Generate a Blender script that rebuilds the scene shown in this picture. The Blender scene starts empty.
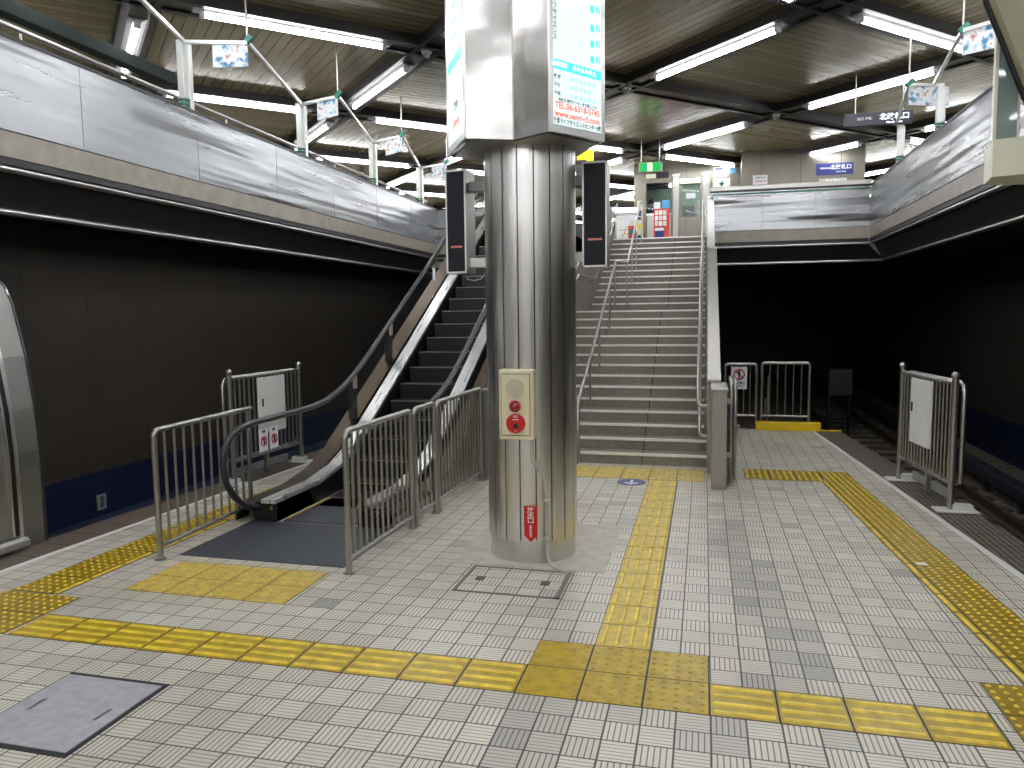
import bpy, math, random
from mathutils import Vector, Matrix
from math import sin, cos, pi, radians
random.seed(7)
S = bpy.context.scene
COL = S.collection

# ------------------------------------------------------------------ camera, world, exposure
F, PI_, YA, RO = 754.72, 0.0933, -0.2495, -0.0121
CAM = Vector((0.5565, -3.3224, 1.7956))
fw = Vector((sin(YA) * cos(PI_), cos(YA) * cos(PI_), -sin(PI_)))
rt = Vector((cos(YA), -sin(YA), 0)); up = rt.cross(fw)
r2 = rt * cos(RO) + up * sin(RO); u2 = -rt * sin(RO) + up * cos(RO)
cd = bpy.data.cameras.new('camera'); cam = bpy.data.objects.new('camera', cd); COL.objects.link(cam)
m = Matrix((r2, u2, -fw)).transposed().to_4x4(); m.translation = CAM
cam.matrix_world = m
cd.sensor_width = 36; cd.lens = F * 36 / 1024; cd.clip_start = 0.05; cd.clip_end = 200
S.camera = cam
W = bpy.data.worlds.new('world'); S.world = W; W.use_nodes = True
W.node_tree.nodes['Background'].inputs[0].default_value = (0.0, 0.0, 0.0, 1)
W.node_tree.nodes['Background'].inputs[1].default_value = 0
S.view_settings.view_transform = 'Standard'; S.view_settings.look = 'None'
S.view_settings.gamma = 1; S.view_settings.use_curve_mapping = False
S.view_settings.exposure = 0.0
TUBE = 42.0          # brightness of the fluorescent tubes
PANEL = .95          # brightness of the light boxes

# ------------------------------------------------------------------ node helpers
def lin(c):
    return tuple(((v / 255) / 12.92 if v / 255 <= .04045 else ((v / 255 + .055) / 1.055) ** 2.4) for v in c) + (1,)
class NS:
    def __init__(s, nt, sock): s.nt, s.s = nt, sock
    def _m(s, op, b=None, c=None, clamp=False):
        n = s.nt.nodes.new('ShaderNodeMath'); n.operation = op; n.use_clamp = clamp
        for i, v in enumerate((s, b, c)):
            if v is None: continue
            if isinstance(v, NS): s.nt.links.new(v.s, n.inputs[i])
            else: n.inputs[i].default_value = v
        return NS(s.nt, n.outputs[0])
    def __add__(s, o): return s._m('ADD', o)
    def __sub__(s, o): return s._m('SUBTRACT', o)
    def __mul__(s, o): return s._m('MULTIPLY', o)
    def fract(s): return s._m('FRACT')
    def floor(s): return s._m('FLOOR')
    def lt(s, v): return s._m('LESS_THAN', v)
    def gt(s, v): return s._m('GREATER_THAN', v)
    def mx(s, o): return s._m('MAXIMUM', o)
    def mod(s, v): return s._m('FLOORED_MODULO', v)
def newmat(name):
    mt = bpy.data.materials.new(name); mt.use_nodes = True
    nt = mt.node_tree; b = nt.nodes['Principled BSDF']
    return mt, nt, b
def setv(b, color=None, rough=None, metal=None, spec=None, coat=None):
    if color is not None: b.inputs['Base Color'].default_value = color
    if rough is not None: b.inputs['Roughness'].default_value = rough
    if metal is not None: b.inputs['Metallic'].default_value = metal
    if spec is not None: b.inputs['Specular IOR Level'].default_value = spec
    if coat is not None: b.inputs['Coat Weight'].default_value = coat
def noise(nt, scale, detail=3, vec=None, rough=.5):
    n = nt.nodes.new('ShaderNodeTexNoise'); n.inputs['Scale'].default_value = scale
    n.inputs['Detail'].default_value = detail; n.inputs['Roughness'].default_value = rough
    if vec is None:
        g = nt.nodes.new('ShaderNodeNewGeometry'); vec = g.outputs['Position']
    nt.links.new(vec, n.inputs['Vector'])
    return n.outputs['Fac']
def mapped(nt, scale):
    g = nt.nodes.new('ShaderNodeNewGeometry'); mp = nt.nodes.new('ShaderNodeMapping')
    mp.inputs['Scale'].default_value = scale; nt.links.new(g.outputs['Position'], mp.inputs['Vector'])
    return mp.outputs['Vector']
def ramp(nt, fac, stops):
    r = nt.nodes.new('ShaderNodeValToRGB'); e = r.color_ramp.elements
    while len(e) < len(stops): e.new(.5)
    for i, (p, c) in enumerate(stops): e[i].position = p; e[i].color = c
    nt.links.new(fac, r.inputs[0]); return r.outputs[0]
def mixc(nt, fac, a, b):
    n = nt.nodes.new('ShaderNodeMix'); n.data_type = 'RGBA'
    for sock, v in ((n.inputs[0], fac), (n.inputs[6], a), (n.inputs[7], b)):
        if isinstance(v, NS): nt.links.new(v.s, sock)
        elif isinstance(v, bpy.types.NodeSocket): nt.links.new(v, sock)
        else: sock.default_value = v
    return n.outputs[2]
def bump(nt, b, h, strength=.3, dist=.01):
    n = nt.nodes.new('ShaderNodeBump'); n.inputs['Strength'].default_value = strength; n.inputs['Distance'].default_value = dist
    nt.links.new(h, n.inputs['Height']); nt.links.new(n.outputs[0], b.inputs['Normal'])
def mat(name, rgb, rough=.5, metal=0., var=.12, scale=6., coat=None, spec=None):
    """plain surface with a little uneven colour of its own"""
    mt, nt, b = newmat(name); c = lin(rgb)
    setv(b, c, rough, metal, spec, coat)
    if var:
        lo = tuple(v * (1 - var) for v in c[:3]) + (1,); hi = tuple(min(1, v * (1 + var)) for v in c[:3]) + (1,)
        nt.links.new(ramp(nt, noise(nt, scale), [(.3, lo), (.7, hi)]), b.inputs['Base Color'])
    return mt
def emit(name, rgb, k):
    mt, nt, b = newmat(name); setv(b, lin(rgb), .4)
    b.inputs['Emission Color'].default_value = lin(rgb); b.inputs['Emission Strength'].default_value = k
    return mt
def steel(name, rgb, rough=.3, scale=(1, 1, 60), wav=0., wscale=(.5, .5, 2.5), metal=1., aniso=0.):
    """brushed stainless steel; wav dents the sheet gently"""
    mt, nt, b = newmat(name); c = lin(rgb); setv(b, c, rough, metal)
    v = noise(nt, 1.0, 4, mapped(nt, scale))
    lo = tuple(x * .93 for x in c[:3]) + (1,)
    nt.links.new(ramp(nt, v, [(.3, lo), (.7, c)]), b.inputs['Base Color'])
    r = nt.nodes.new('ShaderNodeMapRange'); nt.links.new(v, r.inputs[0])
    r.inputs[3].default_value = rough * .8; r.inputs[4].default_value = rough * 1.25
    nt.links.new(r.outputs[0], b.inputs['Roughness'])
    if wav:
        bump(nt, b, noise(nt, 1.0, 2, mapped(nt, wscale)), wav, .12)
    return mt
M = {}
M['steel'] = steel('brushed_steel', (222, 221, 218), .3, (25, 25, 25))
M['nosing'] = steel('nosing_steel', (245, 243, 238), .4, (20, 20, 20), metal=.5)
M['steel_pipe'] = steel('pipe_steel', (176, 174, 170), .33, (8, 8, 8))
M['steel_pillar'] = steel('pillar_steel', (236, 234, 230), .3, (30, 30, 1.5), .10, (1.5, 1.5, 1.2))
M['steel_parapet'] = steel('parapet_steel', (140, 141, 142), .28, (.3, .3, 6), .5, (.26, .2, 2.8))
M['steel_sign'] = steel('sign_case_steel', (196, 194, 190), .17, (30, 30, 2), .14, (.7, .7, 2.0))
M['steel_dull'] = steel('dull_steel', (176, 174, 168), .38, (20, 20, 20))
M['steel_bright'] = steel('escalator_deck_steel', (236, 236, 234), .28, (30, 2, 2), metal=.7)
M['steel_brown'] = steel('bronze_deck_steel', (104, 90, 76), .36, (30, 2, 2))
M['cream_fascia'] = mat('cream_fascia', (160, 152, 138), .45)
M['cream'] = mat('cream_paint', (214, 214, 190), .35, var=.04)
M['cream_box'] = mat('cream_box_paint', (226, 218, 184), .35, var=.04)
M['white'] = mat('white_paint', (225, 225, 222), .4, var=.04)
M['paper'] = mat('white_paper', (232, 235, 240), .6, var=.04)
M['grey_paint'] = mat('grey_paint', (150, 152, 154), .5)
M['post_white'] = mat('pale_aluminium', (215, 217, 212), .3, .3, .05)
M['green'] = mat('teal_green', (20, 110, 90), .4)
M['dark_green'] = mat('dark_green_paint', (6, 26, 18), .8)
M['black'] = mat('black_paint', (22, 22, 24), .4)
M['black_rubber'] = mat('black_rubber', (40, 42, 46), .32, coat=.3)
M['speaker_cloth'] = mat('speaker_cloth', (24, 26, 34), .8)
M['dark_brown'] = mat('dark_brown_panel', (34, 31, 28), .55)
M['tunnel'] = None
M['blue_band'] = mat('tunnel_blue_band', (16, 26, 58), .5)
M['concrete'] = mat('concrete', (190, 186, 172), .6, scale=9)
M['dark_concrete'] = mat('dark_concrete', (70, 66, 60), .85)
M['red'] = mat('red_paint', (200, 28, 24), .3, var=.05)
M['yellow_block'] = mat('yellow_block_paint', (240, 205, 20), .4, var=.05)
M['blue'] = mat('blue_sign', (24, 36, 110), .4, var=.05)
M['ink'] = mat('black_ink', (30, 30, 34), .6, var=0)
M['white_ink'] = mat('white_ink', (240, 240, 240), .5, var=0)
M['hair'] = mat('dark_hair', (28, 22, 20), .6)
M['skin'] = mat('skin', (205, 160, 130), .5)
M['cloth_dark'] = mat('dark_clothes', (50, 46, 56), .8)
M['cloth_blue'] = mat('uniform_blue', (60, 74, 104), .8)
M['beam'] = mat('ceiling_beam_steel', (92, 88, 84), .3, .55)
M['beam_dark'] = mat('ceiling_beam_edge', (36, 32, 30), .4, .2)
M['reflector'] = mat('fixture_reflector', (205, 205, 208), .3, .6, .04)
M['tube'] = emit('fluorescent_tube', (246, 248, 252), TUBE)
M['hatch'] = mat('floor_hatch_steel', (172, 173, 178), .6, .0, .12, 22)
M['groove'] = mat('dark_groove', (48, 48, 52), .7)
M['rail'] = mat('rail_steel', (96, 78, 64), .5, .6)
M['cover'] = mat('conductor_cover', (36, 40, 48), .6)

def tile_floor():
    mt, nt, b = newmat('platform_tiles'); g = nt.nodes.new('ShaderNodeNewGeometry')
    sp = nt.nodes.new('ShaderNodeSeparateXYZ'); nt.links.new(g.outputs['Position'], sp.inputs[0])
    u = NS(nt, sp.outputs[0]) * (1 / .15); v = NS(nt, sp.outputs[1]) * (1 / .15)
    cu, cv, fu, fv = u.floor(), v.floor(), u.fract(), v.fract()
    par = (cu + cv).mod(2.0).gt(.5)                      # 1: grooves run away from the camera
    gl = (fu * 6.0).fract(); gc = (fv * 6.0).fract()
    ga = gl.lt(.24) * par; gb = gc.lt(.17) * (par * -1.0 + 1.0)
    groove = ga + gb
    grout = fu.lt(.06).mx(fv.lt(.055))
    cmb = nt.nodes.new('ShaderNodeCombineXYZ'); nt.links.new(cu.s, cmb.inputs[0]); nt.links.new(cv.s, cmb.inputs[1])
    wn = nt.nodes.new('ShaderNodeTexWhiteNoise'); nt.links.new(cmb.outputs[0], wn.inputs['Vector'])
    body = ramp(nt, wn.outputs['Value'], [(0, lin((172, 168, 160))), (.025, lin((208, 203, 190))), (.3, lin((220, 214, 199))), (1, lin((228, 222, 207)))])
    dirt = ramp(nt, noise(nt, .9, 6, None, .6), [(.3, lin((228, 227, 224))), (.62, lin((255, 255, 255)))])
    mul = nt.nodes.new('ShaderNodeMix'); mul.data_type = 'RGBA'; mul.blend_type = 'MULTIPLY'; mul.inputs[0].default_value = 1
    nt.links.new(body, mul.inputs[6]); nt.links.new(dirt, mul.inputs[7])
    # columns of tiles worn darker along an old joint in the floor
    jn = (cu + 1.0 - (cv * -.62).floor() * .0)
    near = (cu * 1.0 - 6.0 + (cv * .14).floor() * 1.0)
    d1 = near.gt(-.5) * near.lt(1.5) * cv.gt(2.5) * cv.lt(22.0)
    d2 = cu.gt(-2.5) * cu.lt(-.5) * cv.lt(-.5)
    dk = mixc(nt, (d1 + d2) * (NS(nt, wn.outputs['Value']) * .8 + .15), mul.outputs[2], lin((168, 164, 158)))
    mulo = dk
    c1 = mixc(nt, groove * .8, mulo, lin((76, 74, 72)))
    c2 = mixc(nt, grout * .9, c1, lin((52, 50, 54)))
    nt.links.new(c2, b.inputs['Base Color']); setv(b, rough=.36)
    h = (groove * .5).mx(grout) * -1.0
    bump(nt, b, h.s, .35, .002)
    return mt
M['tiles'] = tile_floor()
def grating():
    mt, nt, b = newmat('edge_grating'); g = nt.nodes.new('ShaderNodeNewGeometry')
    sp = nt.nodes.new('ShaderNodeSeparateXYZ'); nt.links.new(g.outputs['Position'], sp.inputs[0])
    x, y = NS(nt, sp.outputs[0]), NS(nt, sp.outputs[1])
    sl = (x * (1 / .046)).fract().lt(.42); jn = (y * (1 / .3)).fract().lt(.05)
    c = mixc(nt, sl, lin((118, 104, 90)), lin((46, 40, 36))); c = mixc(nt, jn, c, lin((30, 27, 26)))
    nt.links.new(c, b.inputs['Base Color']); setv(b, rough=.5)
    bump(nt, b, (sl * -1.0).s, .5, .004)
    return mt
M['grating'] = grating()
def yellow(name, rgb, rough=.3):
    mt, nt, b = newmat(name); c = lin(rgb)
    lo = tuple(v * .72 for v in c[:3]) + (1,); hi = tuple(min(1, v * 1.12) for v in c[:3]) + (1,)
    nt.links.new(ramp(nt, noise(nt, 14, 5), [(.3, lo), (.65, hi)]), b.inputs['Base Color']); setv(b, rough=rough)
    bump(nt, b, noise(nt, 60, 2), .25, .003)
    return mt
M['y_cross'] = yellow('tactile_yellow', (186, 158, 30))
M['y_bar'] = yellow('tactile_yellow_bar', (236, 208, 70))
M['y_pale'] = yellow('tactile_pale_yellow', (210, 184, 84), .38)
M['y_edge'] = yellow('tactile_mustard', (162, 134, 24))
def slats():
    mt, nt, b = newmat('ceiling_slats'); g = nt.nodes.new('ShaderNodeNewGeometry')
    sp = nt.nodes.new('ShaderNodeSeparateXYZ'); nt.links.new(g.outputs['Position'], sp.inputs[0])
    x, y = NS(nt, sp.outputs[0]), NS(nt, sp.outputs[1])
    u = (x + y) * .70711; v = (y - x) * .70711
    cu = ((u - LU0) * (1 / LDU)).floor(); cv = (v * (1 / LDV)).floor()
    par = (cu + cv).mod(2.0).gt(.5)
    w = (u * par) + (v * (par * -1.0 + 1.0))
    s = w * (1 / .17); ln = s.fract().lt(.09)
    cmb = nt.nodes.new('ShaderNodeCombineXYZ'); nt.links.new(s.floor().s, cmb.inputs[0])
    wn = nt.nodes.new('ShaderNodeTexWhiteNoise'); nt.links.new(cmb.outputs[0], wn.inputs['Vector'])
    c0 = ramp(nt, wn.outputs['Value'], [(0, lin((136, 126, 98))), (1, lin((158, 147, 116)))])
    nt.links.new(mixc(nt, ln, c0, lin((52, 48, 42))), b.inputs['Base Color'])
    setv(b, rough=.2, metal=.25)
    n2 = NS(nt, noise(nt, 3.0, 2)) * .4
    bump(nt, b, (ln * -1.0 + n2).s, .22, .01)
    return mt
LU0, LDU, LDV = 3.25, 4.05, 4.27      # ceiling beam lattice, turned 45 degrees
M['slats'] = slats()
def panels(name, rgb, w, rough=.5, metal=0., axis=1, lines=(20, 20, 20)):
    mt, nt, b = newmat(name); g = nt.nodes.new('ShaderNodeNewGeometry')
    sp = nt.nodes.new('ShaderNodeSeparateXYZ'); nt.links.new(g.outputs['Position'], sp.inputs[0])
    t = NS(nt, sp.outputs[axis]) * (1 / w); ln = t.fract().lt(.012)
    c = lin(rgb); lo = tuple(v * .8 for v in c[:3]) + (1,)
    base = ramp(nt, noise(nt, 1.3, 5), [(.3, lo), (.7, c)])
    nt.links.new(mixc(nt, ln, base, lin(lines)), b.inputs['Base Color']); setv(b, rough=rough, metal=metal)
    return mt
M['tunnel'] = panels('tunnel_wall_panels', (54, 47, 39), .95, .7)
M['wallsteel'] = panels('concourse_wall_panels', (120, 115, 104), 1.0, .36, .75, 0, (60, 58, 54))
M['concourse_floor'] = mat('concourse_floor', (176, 172, 160), .4)
def stone():
    mt, nt, b = newmat('stair_granite')
    c = ramp(nt, noise(nt, 55, 4, None, .7), [(.3, lin((114, 108, 96))), (.7, lin((156, 149, 135)))])
    c2 = ramp(nt, noise(nt, 1.4, 5), [(.3, lin((236, 235, 232))), (.65, lin((255, 255, 255)))])
    mul = nt.nodes.new('ShaderNodeMix'); mul.data_type = 'RGBA'; mul.blend_type = 'MULTIPLY'; mul.inputs[0].default_value = 1
    nt.links.new(c, mul.inputs[6]); nt.links.new(c2, mul.inputs[7])
    g = nt.nodes.new('ShaderNodeNewGeometry'); sp = nt.nodes.new('ShaderNodeSeparateXYZ'); nt.links.new(g.outputs['Position'], sp.inputs[0])
    ln = (NS(nt, sp.outputs[0]) * 1.0 + .135)._m('ABSOLUTE').lt(.006)
    nt.links.new(mixc(nt, ln, mul.outputs[2], lin((50, 47, 43))), b.inputs['Base Color']); setv(b, rough=.6)
    return mt
M['stone'] = stone()
def ballast():
    mt, nt, b = newmat('track_ballast')
    n = noise(nt, 16, 5, None, .75)
    nt.links.new(ramp(nt, n, [(.35, lin((56, 50, 44))), (.65, lin((170, 158, 140)))]), b.inputs['Base Color'])
    setv(b, rough=.95); bump(nt, b, n, 1.0, .06)
    return mt
M['ballast'] = ballast()
def plate():
    mt, nt, b = newmat('ribbed_floor_plate'); g = nt.nodes.new('ShaderNodeNewGeometry')
    sp = nt.nodes.new('ShaderNodeSeparateXYZ'); nt.links.new(g.outputs['Position'], sp.inputs[0])
    s = (NS(nt, sp.outputs[0]) * (1 / .024)).fract().lt(.4)
    nt.links.new(mixc(nt, s, lin((104, 108, 116)), lin((62, 64, 72))), b.inputs['Base Color']); setv(b, rough=.36, metal=.5)
    bump(nt, b, (s * -1.0).s, .4, .003)
    return mt
M['plate'] = plate()
def glass(name, rgb, alpha):
    mt, nt, b = newmat(name); setv(b, lin(rgb), .03)
    b.inputs['Alpha'].default_value = alpha; b.inputs['Specular IOR Level'].default_value = .5
    return mt
M['glass'] = glass('clear_glass', (60, 66, 66), .12)
M['glass_green'] = glass('green_glass', (170, 205, 190), .35)

# ------------------------------------------------------------------ mesh builder
class MB:
    def __init__(s): s.v, s.f, s.sm = [], [], []
    def add(s, vs, fs, smooth=False):
        n = len(s.v); s.v += [Vector(p) for p in vs]
        s.f += [tuple(n + i for i in f) for f in fs]; s.sm += [smooth] * len(fs); return s
    def box(s, x0, x1, y0, y1, z0, z1):
        return s.add([(x0,y0,z0),(x1,y0,z0),(x1,y1,z0),(x0,y1,z0),(x0,y0,z1),(x1,y0,z1),(x1,y1,z1),(x0,y1,z1)],
                     [(0,3,2,1),(4,5,6,7),(0,1,5,4),(1,2,6,5),(2,3,7,6),(3,0,4,7)])
    def obox(s, o, a, b, c):
        """box from corner o and three edge vectors"""
        o, a, b, c = map(Vector, (o, a, b, c))
        return s.add([o, o+a, o+a+b, o+b, o+c, o+a+c, o+a+b+c, o+b+c],
                     [(0,3,2,1),(4,5,6,7),(0,1,5,4),(1,2,6,5),(2,3,7,6),(3,0,4,7)])
    def bar(s, p, q, w, h, upv=(0, 0, 1)):
        p, q = Vector(p), Vector(q); d = (q - p); n = d.normalized()
        a = n.cross(Vector(upv)).normalized() * w; b = a.cross(n).normalized() * h
        return s.obox(p - a / 2 - b / 2, d, a, b)
    def tube(s, pts, r, n=10, closed=False, smooth=True):
        pts = [Vector(p) for p in pts]; N = len(pts); rings = []; ref = None
        for i, p in enumerate(pts):
            a = pts[(i - 1) % N] if (i or closed) else p; b = pts[(i + 1) % N] if (i < N - 1 or closed) else p
            t1 = (p - a).normalized() if p != a else (b - p).normalized()
            t2 = (b - p).normalized() if p != b else t1
            t = (t1 + t2); t = t.normalized() if t.length > 1e-6 else t1
            if ref is None:
                ref = t.cross(Vector((0, 0, 1)));
                if ref.length < 1e-3: ref = t.cross(Vector((0, 1, 0)))
                ref.normalize()
            ref = (ref - t * ref.dot(t)).normalized(); o = t.cross(ref)
            k = 1 / max(.5, math.sqrt((1 + t1.dot(t2)) / 2))
            rings.append([p + (ref * cos(2*pi*j/n) + o * sin(2*pi*j/n)) * r * (k if False else 1) for j in range(n)])
        vs = [v for rg in rings for v in rg]; fs = []
        for i in range(N if closed else N - 1):
            for j in range(n):
                a, b = i * n, ((i + 1) % N) * n
                fs.append((a + j, a + (j + 1) % n, b + (j + 1) % n, b + j))
        s.add(vs, fs, smooth)
        if not closed: s.add(rings[0], [tuple(range(n))[::-1]]); s.add(rings[-1], [tuple(range(n))])
        return s
    def cyl(s, p, q, r, rb=None, n=20, smooth=True):
        p, q = Vector(p), Vector(q); t = (q - p).normalized(); rb = r if rb is None else rb
        a = t.cross(Vector((0, 0, 1)));
        if a.length < 1e-3: a = Vector((1, 0, 0))
        a.normalize(); b = t.cross(a)
        R0 = [p + (a*cos(2*pi*j/n) + b*sin(2*pi*j/n))*r for j in range(n)]
        R1 = [q + (a*cos(2*pi*j/n) + b*sin(2*pi*j/n))*rb for j in range(n)]
        s.add(R0 + R1, [(j, (j+1) % n, n + (j+1) % n, n + j) for j in range(n)], smooth)
        s.add(R0, [tuple(range(n))[::-1]]); return s.add(R1, [tuple(range(n))])
    def ball(s, c, r, n=14, k=8, half=False, sc=(1, 1, 1)):
        c = Vector(c); vs = [c + Vector((0, 0, r*sc[2]))]; top = pi/2 if half else pi
        for i in range(1, k + 1):
            th = top * i / k if half else pi * i / (k + 1)
            vs += [c + Vector((r*sin(th)*cos(2*pi*j/n)*sc[0], r*sin(th)*sin(2*pi*j/n)*sc[1], r*cos(th)*sc[2])) for j in range(n)]
        fs = [(0, 1 + j, 1 + (j+1) % n) for j in range(n)]
        for i in range(k - 1):
            a, b = 1 + i*n, 1 + (i+1)*n
            fs += [(a+j, b+j, b+(j+1) % n, a+(j+1) % n) for j in range(n)]
        if not half:
            vs.append(c - Vector((0, 0, r*sc[2]))); L = len(vs) - 1; a = 1 + (k-1)*n
            fs += [(a+j, L, a+(j+1) % n) for j in range(n)]
        return s.add(vs, fs, True)
    def prism(s, poly, lo, hi, axis=2, smooth=False):
        """extrude a 2-D polygon along axis (0: poly=(y,z), 1: (x,z), 2: (x,y))"""
        def P(a, b, t): return ((t, a, b), (a, t, b), (a, b, t))[axis]
        n = len(poly); vs = [P(a, b, lo) for a, b in poly] + [P(a, b, hi) for a, b in poly]
        s.add(vs, [(i, (i+1) % n, n + (i+1) % n, n + i) for i in range(n)], smooth)
        s.add(vs[:n], [tuple(range(n))[::-1]]); return s.add(vs[n:], [tuple(range(n))])
    def ribbon(s, path, x0, x1, th=.02):
        """sheet of thickness th following a (y,z) path, from x0 to x1"""
        P = [Vector(p) for p in path]
        lowr = [(p[0], p[1] - th) for p in path]
        for i in range(len(path) - 1):
            s.add([(x0, *path[i]), (x1, *path[i]), (x1, *path[i+1]), (x0, *path[i+1]),
                   (x0, *lowr[i]), (x1, *lowr[i]), (x1, *lowr[i+1]), (x0, *lowr[i+1])],
                  [(0,1,2,3), (7,6,5,4), (0,3,7,4), (1,5,6,2), (0,4,5,1), (3,2,6,7)])
        return s
    def build(s, name, material, parent=None, local=False, bevel=0, label=None, kind=None, mats=None):
        me = bpy.data.meshes.new(name)
        off = Vector((0, 0, 0))
        if parent is not None and not local:
            q = parent
            while q is not None: off += q.location; q = q.parent
        me.from_pydata([tuple(v - off) for v in s.v], [], s.f)
        me.polygons.foreach_set('use_smooth', s.sm)
        me.update()
        import bmesh
        bm = bmesh.new(); bm.from_mesh(me); bmesh.ops.recalc_face_normals(bm, faces=bm.faces); bm.to_mesh(me); bm.free()
        o = bpy.data.objects.new(name, me); COL.objects.link(o)
        me.materials.append(material if not isinstance(material, str) else M[material])
        if parent is not None: o.parent = parent
        if bevel:
            bv = o.modifiers.new('bevel', 'BEVEL'); bv.width = bevel; bv.segments = 2; bv.limit_method = 'ANGLE'
        if label: o['label'] = label
        if kind: o['kind'] = kind
        return o
def thing(name, label, cat, loc=(0, 0, 0), group=None, rz=0):
    o = bpy.data.objects.new(name, None); COL.objects.link(o); o.location = loc; o.rotation_euler.z = rz
    o.empty_display_size = .1
    o['label'] = label; o['category'] = cat
    if group: o['group'] = group
    return o
def tag(o, label, cat, group=None):
    o['label'] = label; o['category'] = cat
    if group: o['group'] = group
    return o
def struct(name, mb, material, **k): return mb.build(name, material, kind='structure', **k)
def text(body, origin, xd, upv, size, material, parent, name='lettering', align='CENTER', ext=.001, sx=1.0, line=1.0):
    c = bpy.data.curves.new('t', 'FONT'); c.body = body; c.size = size; c.align_x = align; c.align_y = 'CENTER'
    c.extrude = ext; c.offset = size * .018; c.space_line = line; c.resolution_u = 3
    o = bpy.data.objects.new('t', c); COL.objects.link(o)
    bpy.context.view_layer.update()
    me = bpy.data.meshes.new_from_object(o.evaluated_get(bpy.context.evaluated_depsgraph_get()))
    bpy.data.objects.remove(o); bpy.data.curves.remove(c)
    X = Vector(xd).normalized(); U = Vector(upv).normalized(); N = X.cross(U)
    off = Vector((0, 0, 0)); q = parent
    while q is not None: off += q.location; q = q.parent
    O = Vector(origin) - off
    mm = Matrix((X * sx, U, N)).transposed().to_4x4(); mm.translation = O
    me.transform(mm); me.name = name
    ob = bpy.data.objects.new(name, me); COL.objects.link(ob); ob.parent = parent
    me.materials.clear(); me.materials.append(M[material] if isinstance(material, str) else material)
    return ob
def dup(root, loc=None, label=None, rz=None):
    def cp(o, par):
        c = o.copy(); COL.objects.link(c); c.parent = par
        for ch in [q for q in o.children]: cp(ch, c)
        return c
    r = cp(root, None)
    if loc is not None: r.location = loc
    if rz is not None: r.rotation_euler.z = rz
    if label: r['label'] = label
    return r

# ------------------------------------------------------------------ setting: platform, tracks, tunnel walls
def XLe(y): return -4.33 + .045 * y          # white platform edge lines
def XRe(y): return 2.81 - .079 * y
Y0, YE = -16.0, 8.62
def strip(o0, o1, f0, f1, z0, z1):
    """plan strip between two offset edge lines; the platform runs straight behind the camera"""
    ys = [Y0, -1.0, YE]
    return MB().prism([(f0(max(y, -1.0)) + o0, y) for y in ys] + [(f1(max(y, -1.0)) + o1, y) for y in reversed(ys)], z0, z1)
struct('floor', strip(.02, -.02, XLe, XRe, -.3, 0), 'tiles')
struct('trim_1', strip(-.03, .02, XLe, XLe, -.3, .003), 'white')
struct('trim_2', strip(-.02, .03, XRe, XRe, -.3, .003), 'white')
struct('trim_3', strip(-.40, -.03, XLe, XLe, -.25, -.005), 'grating')
struct('trim_4', strip(.03, .40, XRe, XRe, -.25, -.005), 'grating')
struct('trim_5', strip(-.2, .2, XLe, XRe, -1.2, -.3), 'dark_concrete')
struct('floor_track', MB().box(-8, 9, -16.3, 34, -1.5, -1.2), 'ballast')
LW, RW = -7.1, 6.3
struct('wall_left', MB().box(LW - .3, LW, -16, 34, -.2, 3.0), 'tunnel')
struct('wall_left_lower', MB().box(LW - .3, LW + .02, -16, 34, -1.2, -.2), 'blue_band')
struct('wall_right', MB().box(RW, RW + .3, -16, 34, -.4, 3.0), 'tunnel')
struct('wall_right_lower', MB().box(RW - .02, RW + .3, -16, 34, -1.2, -.4), 'blue_band')
struct('wall_tunnel_end', MB().box(-8, 9, 34, 34.3, -1.5, 3.0), 'black')
struct('trim_6', MB().box(LW + .02, LW + .35, -16, 34, -1.2, -.78), mat('trough_blue_grey', (34, 48, 74), .5), )
# rails
def rail(x, label):
    b = MB()
    b.prism([(x-.07,-1.2),(x+.07,-1.2),(x+.07,-1.18),(x+.012,-1.15),(x+.012,-1.07),(x+.035,-1.06),(x+.035,-1.02),(x-.035,-1.02),(x-.035,-1.06),(x-.012,-1.07),(x-.012,-1.15),(x-.07,-1.18)], -15.9, 33.5, 1)
    tag(b.build('track_rail', 'rail'), label, 'rail')
rail(3.55, 'steel track rail nearest the right platform edge')
rail(4.62, 'steel track rail farther from the right platform edge')
rail(-5.35, 'steel track rail beside the left platform edge'); rail(-6.42, 'steel track rail near the left tunnel wall')
b = MB()
for i in range(68):
    y = -15.5 + i * .72
    b.box(3.2, 4.98, y, y + .2, -1.21, -1.17)
tag(b.build('railway_sleepers', 'dark_concrete', kind='stuff'), 'dark sleepers in ballast under the right track', 'sleeper')
t = thing('conductor_rail', 'grey covered conductor rail running beside the right track', 'conductor rail', (5.1, 2, -1.2))
MB().box(4.95, 5.2, -15.5, 33, -.98, -.80).build('cover', 'cover', t, bevel=.02)
for i in range(28): MB().box(5.04, 5.12, -6.5 + i * 1.4, -6.4 + i * 1.4, -1.2, -.98).build('bracket', 'cover', t)
t = thing('track_marker', 'small pale domed cap lying in the ballast beyond the right rail', 'marker', (5.3, 10.6, -1.2))
MB().ball((5.3, 10.6, -1.17), .1, half=True, sc=(1, 1, .7)).build('dome', 'white', t)
MB().cyl((5.3, 10.6, -1.2), (5.3, 10.6, -1.165), .13).build('base', 'grey_paint', t)
t = thing('trackside_box', 'dark equipment cabinet standing far along the right track', 'cabinet', (3.7, 16, -1.2))
MB().box(3.44, 3.97, 15.8, 16.2, -.24, .38).build('body', mat('cabinet_grey', (40, 37, 34), .6), t, bevel=.02)
MB().box(3.48, 3.93, 15.78, 15.8, -.20, .34).build('door', mat('cabinet_door_grey', (46, 43, 39), .6), t)
for x_ in (3.46, 3.91): MB().box(x_, x_ + .04, 15.9, 16.1, -1.2, -.24).build('leg', 'black', t)
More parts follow.
